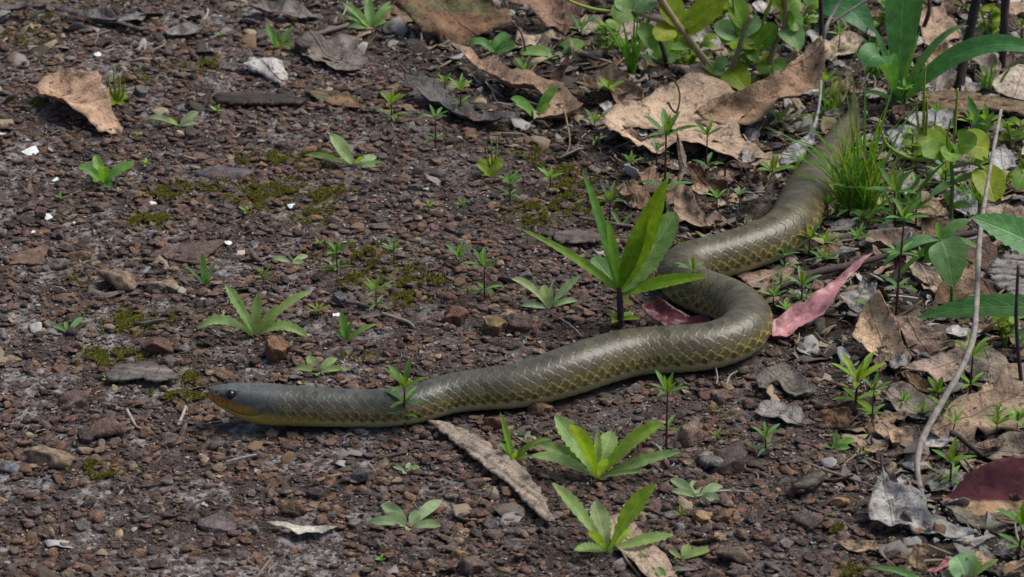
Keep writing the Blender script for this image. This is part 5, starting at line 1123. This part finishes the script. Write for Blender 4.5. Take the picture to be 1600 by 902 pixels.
rosette('pair of small leaf tips at the bottom beside the flat pale brown leaf', 1038, 908, [(1028,886,14,14,2),(1072,890,20,9,4)], (0.1,0.22,0.06), M_LEAF, 'lanc', filler=0)

# ---- whorled seedlings on red stems
def whorled(label, px, py, top, whorls, llen, col=WHORL, group=None, scol=RED, lean=0.0, nleaf=6, wratio=0.2, name='whorled_seedling'):
    o, p, s = plant(name, label, px, py, 'seedling', group)
    h = (py-top)*s/math.cos(PITCH); L_ = llen*s; lx = lean*s
    pts = [Vector((0, 0, -0.002)), Vector((lx*0.3, 0, h*0.5)), Vector((lx, 0, h))]
    r = max(1.3, llen*0.045)*s
    obj('stem', tube_mesh('stem', pts, [r, r*0.9, r*0.6], M_STEM, 7, 0.05, 2, 4), o, None, scol)
    hs = [1.0] if whorls == 1 else list(np.linspace(0.35, 1.0, whorls))
    for hi, hh in enumerate(hs):
        top_w = hh > 0.99; n = nleaf if top_w else max(3, nleaf-2); a0 = random.uniform(0, 6.28)
        c = Vector((lx*hh, 0, h*hh))
        for k in range(n):
            a = a0+k*6.283/n+random.uniform(-.25, .25); el = random.uniform(0.15, 0.6) if k % 2 else random.uniform(0.45, 1.05)
            if not top_w: el = random.uniform(-0.05, 0.35)
            l = L_*random.uniform(0.75, 1.1)*(1.0 if top_w else 0.85)
            t = c+Vector((math.cos(a)*math.cos(el), math.sin(a)*math.cos(el), math.sin(el)))*l
            mid = (c+t)/2+Vector((0, 0, l*0.13))
            me = leaf_mesh(c, mid, t, l*wratio, 'lanc', 0.3, 9, 0, 0.15, 0.0, k, M_LEAF, 0.1)
            obj('leaf', me, o, None, vary(col, 0.2))
        if top_w:
            for k in range(2):
                a = random.uniform(0, 6.28); t = c+Vector((math.cos(a)*0.25, math.sin(a)*0.25, 1))*L_*random.uniform(0.5, 0.75)
                obj('leaf', leaf_mesh(c, (c+t)/2, t, L_*wratio*0.8, 'lanc', 0.4, 8, 0, 0.3, 0, k, M_LEAF, 0.1), o, None, vary(LIME if llen > 30 else col, 0.15))
    return o
WH = [
 ('whorled green seedling standing against the neck of the snake', 633, 672, 606, 3, 46, WHORL, 0),
 ('whorled seedling on a red stem in front of the belly of the snake', 1041, 700, 612, 2, 42, WHORL, 0),
 ('tall red-stemmed seedling with two tiers of long leaves before the large ragged leaf', 1038, 335, 215, 2, 52, (0.065,0.165,0.04), 0),
 ('red-stemmed seedling rising through the right half of the large ragged leaf', 1103, 282, 214, 2, 34, (0.06,0.16,0.035), 0),
 ('seedling with spreading leaves behind the serrated plant', 953, 348, 316, 1, 34, (0.075,0.17,0.06), 0),
 ('seedling at the left end of the large ragged leaf', 929, 235, 192, 2, 26, WHORL, 0),
 ('thin seedling in front of the coil of the snake', 1077, 492, 424, 2, 34, (0.075,0.17,0.05), 4),
 ('bright seedling before the upper bend of the snake', 1264, 402, 374, 2, 36, (0.085,0.19,0.05), 0),
 ('bluish seedling left of the dark stick', 1225, 425, 400, 2, 30, (0.085,0.19,0.07), 0),
 ('small seedling touching the flank of the upper coil', 1196, 422, 400, 1, 24, WHORL, 0),
 ('seedling by the rounded brown leaf lump', 1290, 418, 406, 1, 28, (0.075,0.18,0.04), 0),
 ('seedling with two tiers of leaves behind the pink leaf', 1252, 478, 446, 2, 38, (0.085,0.19,0.06), 0),
 ('low seedling over the dark stick near the coil', 1220, 458, 442, 1, 28, (0.075,0.18,0.06), 0),
 ('tiny bright seedling above the rounded brown leaf lump', 1306, 384, 376, 1, 14, (0.11,0.24,0.07), 0),
 ('large yellow-green seedling above the blocky brown leaf lump', 1337, 640, 596, 2, 62, (0.125,0.235,0.018), 0),
 ('dark-stemmed seedling right of the large yellow-green seedling', 1362, 665, 610, 2, 32, WHORL, 0),
 ('tallest dark red stem with three tiers of leaves in the litter', 1399, 505, 345, 3, 48, (0.08,0.19,0.05), 4),
 ('purple-stemmed seedling left of the peaked tan leaf', 1430, 365, 328, 1, 40, (0.085,0.20,0.035), 0),
 ('seedling with broad upright leaves right of the grass tuft', 1398, 368, 302, 2, 50, (0.08,0.19,0.045), -4),
 ('red-stemmed seedling standing on the ribbed brown leaf', 1515, 624, 556, 2, 44, (0.10,0.22,0.02), 0),
 ('seedling leaning against the lower part of the grey twig', 1476, 672, 640, 1, 36, (0.09,0.205,0.035), 0),
 ('seedling growing through the fold of the ribbed brown leaf', 1556, 690, 664, 1, 34, (0.09,0.21,0.04), 0),
 ('dark-stemmed seedling above the maroon leaf', 1484, 762, 722, 2, 44, (0.085,0.20,0.035), 0),
 ('seedling in front of the yellow-tan half of the maroon leaf', 1592, 872, 818, 2, 46, (0.075,0.185,0.035), 0),
 ('seedling on gravel right of the dark purple-brown boulder-like stone', 1196, 710, 682, 2, 32, (0.07,0.17,0.05), 0),
 ('slim seedling standing over the flat slate-grey leaf', 681, 232, 186, 2, 28, (0.085,0.19,0.06), 0),
 ('broad-leaved seedling on the flat slate-grey leaf', 720, 172, 142, 2, 28, (0.10,0.22,0.04), 0),
 ('twin-tiered seedling left of the flat slate-grey leaf', 612, 190, 164, 2, 34, (0.11,0.225,0.03), 0),
 ('small seedling above the flat slate-grey leaf', 695, 148, 130, 1, 22, (0.10,0.21,0.03), 0),
 ('whorled seedling on bare gravel behind the back of the snake', 757, 472, 418, 2, 36, (0.06,0.16,0.035), 0),
 ('low dark seedling left of the whorled seedling behind the snake', 717, 415, 402, 1, 32, (0.06,0.16,0.04), 0),
 ('seedling pair with stacked leaves on the mossy gravel', 527, 432, 396, 2, 32, (0.06,0.16,0.035), 0),
 ('two-leaved slender seedling on the gravel behind the snake', 616, 412, 392, 1, 24, (0.075,0.18,0.05), 0),
 ('yellowish bushy seedling on the gravel behind the snake', 588, 486, 456, 2, 30, (0.10,0.21,0.05), 0),
 ('tiny seedling right of the mossy gravel', 724, 345, 322, 1, 18, (0.075,0.185,0.05), 0),
 ('small starry seedling in front of the pale tan leaf', 818, 130, 112, 1, 30, (0.085,0.20,0.05), 0),
 ('small seedling between the upper coil and the grass tuft', 1292, 350, 320, 2, 26, (0.10,0.22,0.03), 0),
 ('tiny seedling near the dark curled leaf', 1155, 330, 305, 1, 16, (0.13,0.27,0.09), 0),
 ('yellow-stemmed seedling at the front of the grass tuft', 1326, 345, 296, 2, 40, (0.085,0.20,0.04), 0),
 ('faint seedling behind the red-stemmed pair on the ragged leaf', 1026, 262, 238, 1, 24, (0.11,0.20,0.10), 0),
 ('tiny sprout beside the rusty stone and the hairy rosette', 1006, 706, 686, 1, 26, (0.085,0.19,0.05), 0),
 ('small seedling beside the grey leaf scrap and the grass', 1345, 372, 342, 2, 28, (0.07,0.175,0.05), 0),
 ('leafy seedling behind the crumpled pale grey leaf', 1476, 300, 268, 2, 34, (0.075,0.18,0.06), 0),
 ('little seedling below the crumpled grey leaf', 1556, 668, 648, 1, 22, (0.09,0.2,0.05), 0),
 ('delicate seedling near the left end of the grass blades', 908, 66, 48, 1, 30, (0.07,0.17,0.05), 0),
 ('whorled seedling among stones behind the pale arching rosette', 797, 315, 285, 2, 26, (0.075,0.18,0.05), 0),
 ('low fresh seedling beside the far mossy patch', 800, 300, 290, 1, 22, (0.09,0.2,0.04), 0),
 ('little seedling left of the twig by the round grey pebble', 412, 445, 432, 1, 18, (0.12,0.22,0.03), 0),
 ('yellow-green sprout beside the white chip near the twig', 498, 498, 486, 1, 22, (0.16,0.20,0.03), 0),
 ('yellow-green sprout below the twin stones by the rosette', 1064, 812, 804, 1, 16, (0.14,0.23,0.03), 0),
 ('small light sprout near the peaked light brown stone', 1120, 692, 682, 1, 18, (0.14,0.23,0.03), 0),
]
for (lab, px, py, top, nw, ll, c, lean) in WH: whorled(lab, px, py, top, nw, ll, c, None, RED if ll > 20 else (0.1, 0.14, 0.04), lean)
# more of the same low seedlings in the litter, told apart by nothing but their place
for (px, py) in [(1230, 500), (1208, 480), (1355, 330), (1440, 420), (1572, 300), (1400, 420), (1345, 250), (1120, 330), (985, 280), (1430, 300), (1340, 395), (1240, 395), (1590, 560), (1410, 640), (1500, 320), (860, 300)]:
    whorled('low sprout with a few narrow leaves near '+min(LM2, key=lambda q: math.hypot(q[0]-px, (q[1]-py)*1.9))[2], px, py, py-random.uniform(12, 26), 1, random.uniform(20, 30), vary((0.072, 0.175, 0.045), 0.2), 'low sprouts in the leaf litter')
for (px, py) in [(60, 95), (345, 60), (230, 265), (95, 315), (385, 340), (170, 600), (595, 880), (1000, 880), (215, 220), (500, 390), (670, 330), (340, 182)]:
    whorled('tiny sprout in the gravel near '+min(LM, key=lambda q: math.hypot(q[0]-px, (q[1]-py)*1.9))[2], px, py, py-random.uniform(4, 9), 1, random.uniform(9, 16), vary((0.10, 0.22, 0.05), 0.2), 'tiny sprouts on the gravel path', (0.1, 0.14, 0.04), nleaf=4, wratio=0.3)

# ---- serrated plant behind the snake
o, p, s = plant('serrated_plant', 'tall green plant with long toothed leaves on a dark stem behind the snake', 970, 512)
stem(o, p, s, [(0, -4), (-1, 25), (-3, 55), (-4, 62)], [6, 5.5, 4.5, 3.5], (0.055, 0.030, 0.040))
def SL(tx, ty, dep, w, bow, col, prof='lanc', by=455, **kw): px_leaf(o, p, (970, 512), s, (-3, 512-by, 0), (tx-970, 512-ty), dep, w, bow, col, prof, M_LEAF, n=24, serr=0.10, petiole=0.15, **kw)
SL(908, 268, 60, 17, 26, (0.075,0.185,0.035), 'strap')
SL(813, 359, 10, 14, 18, (0.10,0.215,0.02), 'strap', face=0.7)
SL(1037, 282, 10, 40, -14, (0.115,0.225,0.014), 'lanc', face=0.75, fold=0.35)
SL(1056, 332, 60, 54, -10, (0.12,0.235,0.07), 'oval', face=0.5)
SL(947, 342, 20, 17, 6, (0.095,0.205,0.025), 'lanc')
SL(1102, 433, -30, 21, 16, (0.11,0.22,0.014), 'lanc', by=462, face=0.7)
SL(926, 402, 50, 30, 6, (0.105,0.215,0.07), 'oval')
SL(1008, 330, -20, 26, 4, (0.115,0.225,0.014), 'lanc', face=0.8)
SL(985, 478, 20, 10, 8, HAIRY, 'lanc', by=465)
for (tx, ty, dep) in [(1000, 498, -10), (948, 490, 10), (990, 488, 20), (955, 505, -16)]: SL(tx, ty, dep, 8, 5, BRIGHT, 'lanc', by=500)

# ---- strap-leaved plant
o, p, s = plant('strap_leaved_plant', 'big green plant with wide strap leaves behind the tail of the snake', 1402, 168)
def FL(pts, dep, w, bow, col=DEEP, prof='strap', **kw): px_leaf(o, p, (1402, 168), s, (0, 2), (pts[0]-1402, 168-pts[1]), dep, w, bow, col, prof, M_LEAF, n=22, petiole=0.3, **kw)
FL((1412, -60), 80, 58, 10, (0.045,0.155,0.045), 'obov', face=0.6)
FL((1342, 112), -60, 52, 92, (0.055,0.165,0.055), 'obov', face=0.35)
FL((1625, 100), -60, 34, 118, (0.040,0.140,0.040), 'lanc', face=0.6)
FL((1508, 44), 20, 14, 70, (0.06,0.17,0.05), 'strap')
FL((1432, 50), 10, 8, 10, (0.09,0.2,0.06), 'narrow')
FL((1356, 40), 30, 12, 40, (0.055,0.16,0.05), 'narrow')
FL((1385, 80), 10, 16, 10, (0.055,0.16,0.05), 'lanc')
FL((1345, 146), 6, 10, 20, (0.06,0.165,0.04), 'strap')
FL((1448, 140), -40, 8, 10, (0.06,0.165,0.04), 'narrow')
stem(o, p, s, [(0, -3), (0, 15), (0, 40)], [7, 6, 3], (0.075, 0.17, 0.06))
o, p, s = plant('broad_leaved_plant', 'plant with a broad dark green leaf behind the grey forked twig', 1270, 40)
for (tx, ty, dep, w, bow, c) in [(1360, 66, -70, 52, 60, (0.04,0.14,0.045)), (1320, -50, 40, 46, 30, (0.045,0.15,0.045)), (1250, -60, 50, 40, 20, (0.06,0.17,0.05))]:
    px_leaf(o, p, (1270, 40), s, (0, 20), (tx-1270, 40-ty), dep, w, bow, c, 'lanc', M_LEAF, n=20)
stem(o, p, s, [(0, -3), (0, 12), (0, 24)], [3, 2.6, 2], (0.08, 0.16, 0.05))

# ---- plants at the right edge
o, p, s = plant('toothed_plant', 'plant with big toothed leaves reaching in over the weathered wood', 1680, 560)
stem(o, p, s, [(0, -3), (-6, 60), (-12, 150)], [7, 6, 4], (0.07, 0.12, 0.05))
px_leaf(o, p, (1680, 560), s, (-12, 140), (1503-1680, 560-342), 10, 58, 14, (0.05,0.165,0.05), 'lanc', M_LEAF, n=26, serr=0.16, face=0.6)
px_leaf(o, p, (1680, 560), s, (-8, 70), (1430-1680, 560-497), 10, 40, 34, (0.055,0.17,0.045), 'lanc', M_LEAF, n=26, serr=0.14, face=0.55)
px_leaf(o, p, (1680, 560), s, (-8, 90), (60, 160), 60, 50, 20, (0.05,0.165,0.05), 'lanc', M_LEAF, n=26, serr=0.16)
px_leaf(o, p, (1680, 560), s, (-4, 30), (1578-1680, 560-522), -20, 24, 10, (0.06,0.17,0.07), 'oval', M_LEAF)
o, p, s = plant('veined_plant', 'green plant with one deeply veined leaf hanging before the twisted tan leaf', 1487, 482)
stem(o, p, s, [(0, -3), (-2, 40, 4), (-12, 85, 4), (-25, 107, 0)], [3.6, 3.2, 2.8, 2.2], (0.085, 0.18, 0.05))
for (tx, ty, dep, w, bow, c, pr) in [(1481, 450, -40, 60, 34, (0.11,0.235,0.09), 'lanc'), (1372, 416, -20, 20, 34, (0.075,0.19,0.06), 'lanc'), (1508, 346, 20, 20, 14, (0.07,0.18,0.05), 'lanc'), (1440, 412, -10, 26, 12, (0.05,0.15,0.02), 'lanc'), (1536, 398, 0, 12, 20, (0.06,0.16,0.04), 'narrow'), (1392, 440, 10, 12, 10, (0.07,0.18,0.04), 'narrow'), (1456, 348, 10, 12, 4, (0.1,0.22,0.03), 'lanc')]:
    px_leaf(o, p, (1487, 482), s, (-25, 106), (tx-1487, 482-ty), dep, w, bow, c, pr, M_LEAF, n=20, face=0.75 if w > 40 else 0.4)

# ---- succulent spike plants
def spike(parent, org, s, pts, r=2.2): 
    return stem(parent, org, s, pts, np.linspace(r, r*0.6, len(pts)), (0.20, 0.27, 0.025), 'flower_spike', bead=0.35)
o, p, s = plant('spike_plant', 'yellow-green plant with round leaves and thin flower spikes beside the grass tuft', 1485, 348)
stem(o, p, s, [(0, -3), (0, 40), (-4, 85), (-10, 108)], [3.4, 3.4, 3.0, 2.2], (0.11, 0.18, 0.05))
stem(o, p, s, [(-2, 85), (30, 90, -4), (60, 70, -10)], [3, 3, 2.4], (0.20, 0.20, 0.09))
RL = (0.125, 0.205, 0.022)
for (bx, by, tx, ty, dep, w, bow, c) in [(-10, 106, 1424, 224, -10, 40, 16, RL), (-10, 108, 1430, 248, -40, 34, 10, (0.09,0.19,0.03)), (-8, 106, 1512, 232, -30, 44, 14, (0.085,0.185,0.03)), (10, 108, 1540, 238, 20, 56, 18, (0.14,0.215,0.012)),
                                      (-10, 108, 1450, 200, 20, 22, 6, RL), (-8, 106, 1470, 258, -60, 34, 14, (0.10,0.20,0.035)), (42, 86, 1542, 318, -60, 50, 14, (0.14,0.215,0.014)), (30, 92, 1536, 256, -20, 16, 4, (0.09,0.2,0.03)),
                                      (0, 60, 1440, 316, -40, 12, 14, (0.08,0.19,0.06)), (0, 60, 1530, 272, -10, 11, 8, (0.08,0.19,0.06)), (0, 28, 1470, 305, 0, 16, 6, (0.09,0.2,0.05)), (0, 24, 1515, 325, -20, 14, 8, (0.08,0.19,0.05))]:
    px_leaf(o, p, (1485, 348), s, (bx, by), (tx-1485, 348-ty), dep, w, bow, c, 'oval' if w > 18 else 'narrow', M_LEAF, n=14, face=0.6)
spike(o, p, s, [(-50, 118, 0), (-52, 160, 0), (-54, 200, 0), (-55, 240, 0)], 2.4); spike(o, p, s, [(-3, 130, 0), (-3, 165, 0), (-3, 203, 0)], 2.2)
spike(o, p, s, [(-55, 130, 0), (-62, 160, 0), (-66, 188, 0)], 2.0); spike(o, p, s, [(-46, 120, 0), (-47, 155, 0), (-49, 188, 0)], 2.0)
spike(o, p, s, [(-20, 100, -10), (-60, 96, -16), (-95, 108, -16), (-112, 124, -12), (-116, 138, -10)], 2.8); spike(o, p, s, [(-12, 110, 0), (-14, 130, 0), (-10, 158, 0)], 2.0)
o, p, s = plant('spike_plant', 'little plant with yellow flower spikes beside the crumpled tan leaf', 182, 165)
for (tx, ty, dep, w) in [(170, 148, 10, 12), (200, 150, 4, 13), (178, 166, -20, 11), (196, 168, -12, 10), (186, 140, 12, 9)]: px_leaf(o, p, (182, 165), s, (0, 6), (tx-182, 165-ty), dep, w, 4, (0.13,0.20,0.02), 'oval', M_LEAF)
for (tx, ty) in [(181, 104), (171, 118), (190, 120), (197, 134)]: spike(o, p, s, [(0, 4), ((tx-182)*0.7, (165-ty)*0.5), (tx-182, 165-ty)], 1.8)
stem(o, p, s, [(0, -2), (0, 6)], [2, 1.8], (0.11, 0.16, 0.05))
o, p, s = plant('spike_plant', 'little plant with yellow flower spikes at the back of the mossy gravel', 770, 272)
for (tx, ty, dep, w) in [(748, 252, 0, 15), (786, 250, 4, 15), (768, 246, 14, 10)]: px_leaf(o, p, (770, 272), s, (0, 6), (tx-770, 272-ty), dep, w, 4, (0.13,0.20,0.02), 'oval', M_LEAF)
for (tx, ty) in [(768, 222), (777, 214), (760, 236)]: spike(o, p, s, [(0, 4), ((tx-770)*0.7, (272-ty)*0.5), (tx-770, 272-ty)], 1.6)
stem(o, p, s, [(0, -2), (0, 6)], [2, 1.8], (0.11, 0.16, 0.05))

def succulent(label, px, py, stems, leaves, spikes=()):
    o, p, s = plant('succulent_plant', label, px, py)
    for st, r in stems: stem(o, p, s, [(a-px, py-b, d) for a, b, d in st], np.linspace(r, r*0.75, len(st)), (0.24, 0.185, 0.10))
    for (bx, by, tx, ty, dep, w, c, pr) in leaves: px_leaf(o, p, (px, py), s, (bx-px, py-by), (tx-px, py-ty), dep, w, w*0.22, c, pr, M_LEAF, n=14, face=0.6)
    for sp in spikes: spike(o, p, s, [(a-px, py-b, 0) for a, b in sp], 2.6)
Y1 = (0.135, 0.215, 0.012); Y2 = (0.085, 0.19, 0.03); Y3 = (0.115, 0.225, 0.085)
succulent('leafy succulent plant with a thick pinkish stem in front of the broad-leaved plant', 1125, 138,
  [([(1125,140,0),(1118,118,0),(1093,88,0),(1070,59,0),(1048,32,0),(1027,0,0),(1015,-25,0)], 6.5), ([(1060,46,0),(1030,38,0),(985,22,0)], 4), ([(1140,118,0),(1152,80,0),(1160,50,0),(1170,30,0)], 4.5)],
  [(1068,58,1135,-4,0,46,Y1,'lanc'), (1060,46,1032,2,10,44,Y1,'oval'), (1052,48,1022,68,-30,36,(0.15,0.20,0.012),'oval'), (1060,50,1110,10,20,30,Y1,'lanc'), (1000,40,1022,86,-30,30,Y2,'lanc'), (985,24,960,2,10,34,(0.10,0.20,0.06),'oval'), (985,24,958,38,-20,40,(0.11,0.20,0.05),'oval'), (985,24,1018,-6,20,50,(0.10,0.205,0.085),'oval'),
   (1135,110,1165,146,-40,44,Y1,'heart'), (1125,120,1150,140,-30,34,Y1,'oval'), (1150,60,1112,52,-10,36,Y3,'oval'), (1155,55,1150,22,10,30,Y3,'oval'), (1155,55,1186,38,0,32,Y3,'oval'), (1150,60,1124,72,-20,28,Y2,'oval'), (1160,50,1140,4,10,36,Y2,'oval'), (1125,120,1100,104,-10,22,Y2,'oval'), (1112,110,1136,100,-10,24,Y3,'oval'), (1112,110,1128,118,-20,22,Y3,'oval'), (1080,75,1042,80,-20,16,Y2,'lanc')],
  [[(1190,28),(1200,8),(1206,-20)], [(1150,60),(1144,30),(1140,0)], [(985,24),(940,22),(905,14),(884,4),(872,-12)]])
succulent('leafy succulent plant with pale stems behind the rising spotted leaf', 1200, 132,
  [([(1195,134,0),(1202,100,0),(1208,70,0),(1222,45,0),(1222,10,0),(1215,-20,0)], 5.5), ([(1198,128,0),(1178,90,0),(1165,70,0)], 3.5), ([(1214,126,0),(1232,100,0),(1244,80,0)], 4.5)],
  [(1165,70,1140,50,0,26,Y2,'oval'), (1175,85,1212,44,0,36,Y2,'oval'), (1222,45,1246,82,-30,40,Y3,'heart'), (1222,20,1246,6,10,44,Y2,'oval'), (1222,20,1196,-10,10,40,Y1,'oval'), (1222,40,1250,44,0,36,Y2,'oval'), (1216,10,1236,-22,10,34,Y1,'oval'), (1200,100,1186,118,-20,26,Y2,'oval'), (1205,100,1222,112,-20,24,Y2,'oval'), (1202,100,1190,88,0,20,Y1,'oval'), (1165,70,1176,100,-30,24,Y2,'oval'), (1222,45,1232,24,0,30,Y2,'oval'), (1190,125,1160,136,-20,20,Y3,'oval'), (1190,120,1214,96,0,18,Y2,'oval')],
  [[(1165,70),(1185,45),(1196,20),(1205,-5)]])
succulent('heart-leaved small plant in front of the black arched stem', 1022, 112,
  [([(1022,114,0),(1022,100,0),(1024,92,0)], 2.4)], [(1024,94,1030,84,20,34,(0.09,0.19,0.07),'oval'), (1022,98,1004,104,-10,26,(0.085,0.185,0.06),'oval'), (1022,96,1052,60,20,24,Y2,'lanc'), (1024,96,1062,92,0,20,(0.07,0.18,0.04),'lanc'), (1022,98,1046,70,30,22,(0.07,0.18,0.04),'strap')])
succulent('sprawling succulent plant at the right end of the litter', 1612, 300,
  [([(1612,302,0),(1606,280,0),(1600,262,0)], 3)], [(1602,266,1584,298,-30,34,(0.085,0.19,0.03),'oval'), (1602,266,1622,250,10,34,Y2,'oval'), (1602,266,1590,262,0,22,Y1,'oval')], [[(1600,262),(1598,240),(1596,214)], [(1602,264),(1590,250),(1588,234)]])

# ---- grass
def grass_tuft(label, px, py, blades, name='grass_tuft'):
    o, p, s = plant(name, label, px, py, 'grass')
    for (bx, tx, ty, dep, w, bow, c) in blades:
        y = dep*s; b = Vector((bx*s, random.uniform(-6, 6)*s, -0.001)); z = max(((py-ty)*s-y*math.sin(PITCH))/math.cos(PITCH), 0.003); t = Vector(((tx-px)*s, y, z))
        mid = Vector((b.x*0.6+t.x*0.4, (b.y+t.y)/2, t.z*0.62+bow*s))
        me = leaf_mesh(b, mid, t, w*s, 'strap', 0.35, 10, 0, 0.5, 0, 1, M_LEAF, 0.6); obj('blade', me, o, None, vary(c, 0.2))
random.seed(21)
GR = (0.080, 0.200, 0.024); bl = []
for k in range(105):
    a = random.gauss(0, 1); L_ = random.uniform(50, 185)
    tx = 1340+a*60+random.uniform(-16, 16); ty = 335-L_*random.uniform(0.55, 1.0)
    bl.append((random.uniform(-42, 34), tx, ty, random.uniform(-45, 45), random.uniform(2.0, 3.6), random.uniform(-6, 46), GR if random.random() < 0.85 else (0.16, 0.17, 0.05)))
bl += [(-10, 1215, 222, 0, 4, 60, GR), (-8, 1178, 248, -30, 4, 60, GR), (-6, 1250, 232, 20, 4, 40, GR), (6, 1440, 150, 60, 4.5, 10, (0.08,0.2,0.05)), (2, 1343, 110, 30, 4.5, 4, (0.07,0.19,0.05)), (4, 1392, 130, 40, 4, 8, GR), (-4, 1310, 120, 40, 4, 8, GR), (-2, 1322, 95, 50, 4, 6, GR), (10, 1455, 290, -20, 4, 20, GR), (10, 1440, 330, -40, 4.5, 14, GR)]
grass_tuft('dense tuft of thin green grass growing over the tail end of the snake', 1345, 337, bl)
bl = []
for (tx, ty) in [(930, 26), (960, 12), (974, 46), (1000, -6), (1005, 38), (945, 60), (990, 20), (970, 30), (1020, 10), (985, 55), (1012, 60), (975, 70), (996, 70), (952, 40)]: bl.append((random.uniform(-6, 6), tx, ty, random.uniform(-20, 30), random.uniform(3, 6), random.uniform(4, 14), (0.06, 0.175, 0.022)))
grass_tuft('sparse thin grass blades behind the curled chestnut leaf', 985, 118, bl)
bl = []
for (tx, ty) in [(1060, 40), (1075, 60), (1048, 50), (1090, 70), (1056, 75), (1068, 35)]: bl.append((random.uniform(-8, 8), tx, ty, random.uniform(-10, 30), random.uniform(4, 9), random.uniform(4, 14), (0.075, 0.19, 0.025)))
grass_tuft('few wide grass blades behind the succulent pinkish stem', 1055, 100, bl)
bl = []
for (tx, ty) in [(1362, 290), (1420, 300), (1450, 262), (1375, 330), (1438, 340), (1480, 250), (1360, 350), (1460, 310), (1400, 285)]: bl.append((random.uniform(-8, 8), tx, ty, random.uniform(-30, 20), random.uniform(4, 8), random.uniform(6, 20), (0.065, 0.175, 0.045)))
grass_tuft('loose bluish grass blades in front of the dense tuft', 1405, 352, bl)

# ---- more undergrowth at the back and along the right side
random.seed(33)
for (lab, px, py) in [('leafy yellow-green sprig behind the large ragged leaf', 1075, 118), ('leafy yellow-green sprig left of the rising spotted leaf', 1160, 128), ('leafy yellow-green sprig behind the curled chestnut leaf', 950, 92), ('leafy yellow-green sprig at the foot of the broad-leaved plant', 1240, 70),
                      ('leafy yellow-green sprig right of the grass tuft', 1425, 262), ('leafy yellow-green sprig beside the top of the long grey twig', 1580, 232), ('leafy yellow-green sprig below the big toothed leaves', 1570, 545), ('leafy yellow-green sprig behind the strap-leaved plant', 1370, 52), ('leafy yellow-green sprig beside the thick dark stick', 1545, 70), ('leafy yellow-green sprig behind the pale pinkish stem', 1120, 40)]:
    o, p, s = plant('leafy_sprig', lab, px, py)
    for st in range(3):
        dx = random.uniform(-26, 26); hgt = random.uniform(28, 60); dep = random.uniform(-20, 20)
        stem(o, p, s, [(0, -2), (dx*0.4, hgt*0.5, dep*0.5), (dx, hgt, dep)], [2.2, 1.8, 1.2], (0.13, 0.16, 0.05))
        for k in range(7):
            f = 0.35+0.65*k/6; a = random.uniform(0, 6.28); l = random.uniform(14, 26)
            px_leaf(o, p, (px, py), s, (dx*f, hgt*f, dep*f), (dx*f+math.cos(a)*l, hgt*f+random.uniform(-4, 12)), dep*f+math.sin(a)*l, l*random.uniform(0.5, 0.75), 4, random.choice([(0.12, 0.2, 0.02), (0.09, 0.18, 0.03), (0.13, 0.21, 0.05)]), random.choice(['oval', 'lanc']), M_LEAF, n=10, face=0.4)
for (lab, px, py, n_, hh) in [('wispy grass blades left of the strap-leaved plant', 1365, 120, 14, 70), ('wispy grass blades among the spike plants', 1530, 330, 12, 70), ('wispy grass blades behind the rising spotted leaf', 1175, 98, 12, 60), ('wispy grass blades beside the blue-grey withered leaf', 1300, 180, 14, 70), ('wispy grass blades right of the black upright stick', 1545, 150, 12, 60), ('wispy grass blades beside the twisted tan leaf', 1560, 520, 10, 50)]:
    bl = []
    for k in range(n_):
        bl.append((random.uniform(-12, 12), px+random.gauss(0, 30), py-random.uniform(0.4, 1.0)*hh, random.uniform(-25, 25), random.uniform(2.2, 4.2), random.uniform(-4, 24), random.choice([(0.07, 0.185, 0.03), (0.09, 0.2, 0.03)])))
    grass_tuft(lab, px, py, bl)
LM3 = LM2
for k in range(34):
    for _ in range(50):
        px = random.uniform(900, 1600); py = random.uniform(20, 700); q = G(px, py)
        if float(litter(q.x, q.y)) > 0.7 and not near_snake(np.array([q.x]), np.array([q.y]), 1.3)[0]: break
    hgt = random.uniform(10, 34); ll = random.uniform(18, 36)
    whorled(('slim' if hgt > 22 else 'squat')+(' broad-leaved' if k % 2 else ' narrow-leaved')+' green sprout near '+min(LM3, key=lambda q: math.hypot(q[0]-px, (q[1]-py)*1.9))[2], px, py, py-hgt, 2 if hgt > 22 else 1, ll, vary((0.075, 0.175, 0.035), 0.25), 'green sprouts in the litter', RED, random.uniform(-6, 6), random.choice([4, 5, 6]), 0.3 if k % 2 else 0.18)
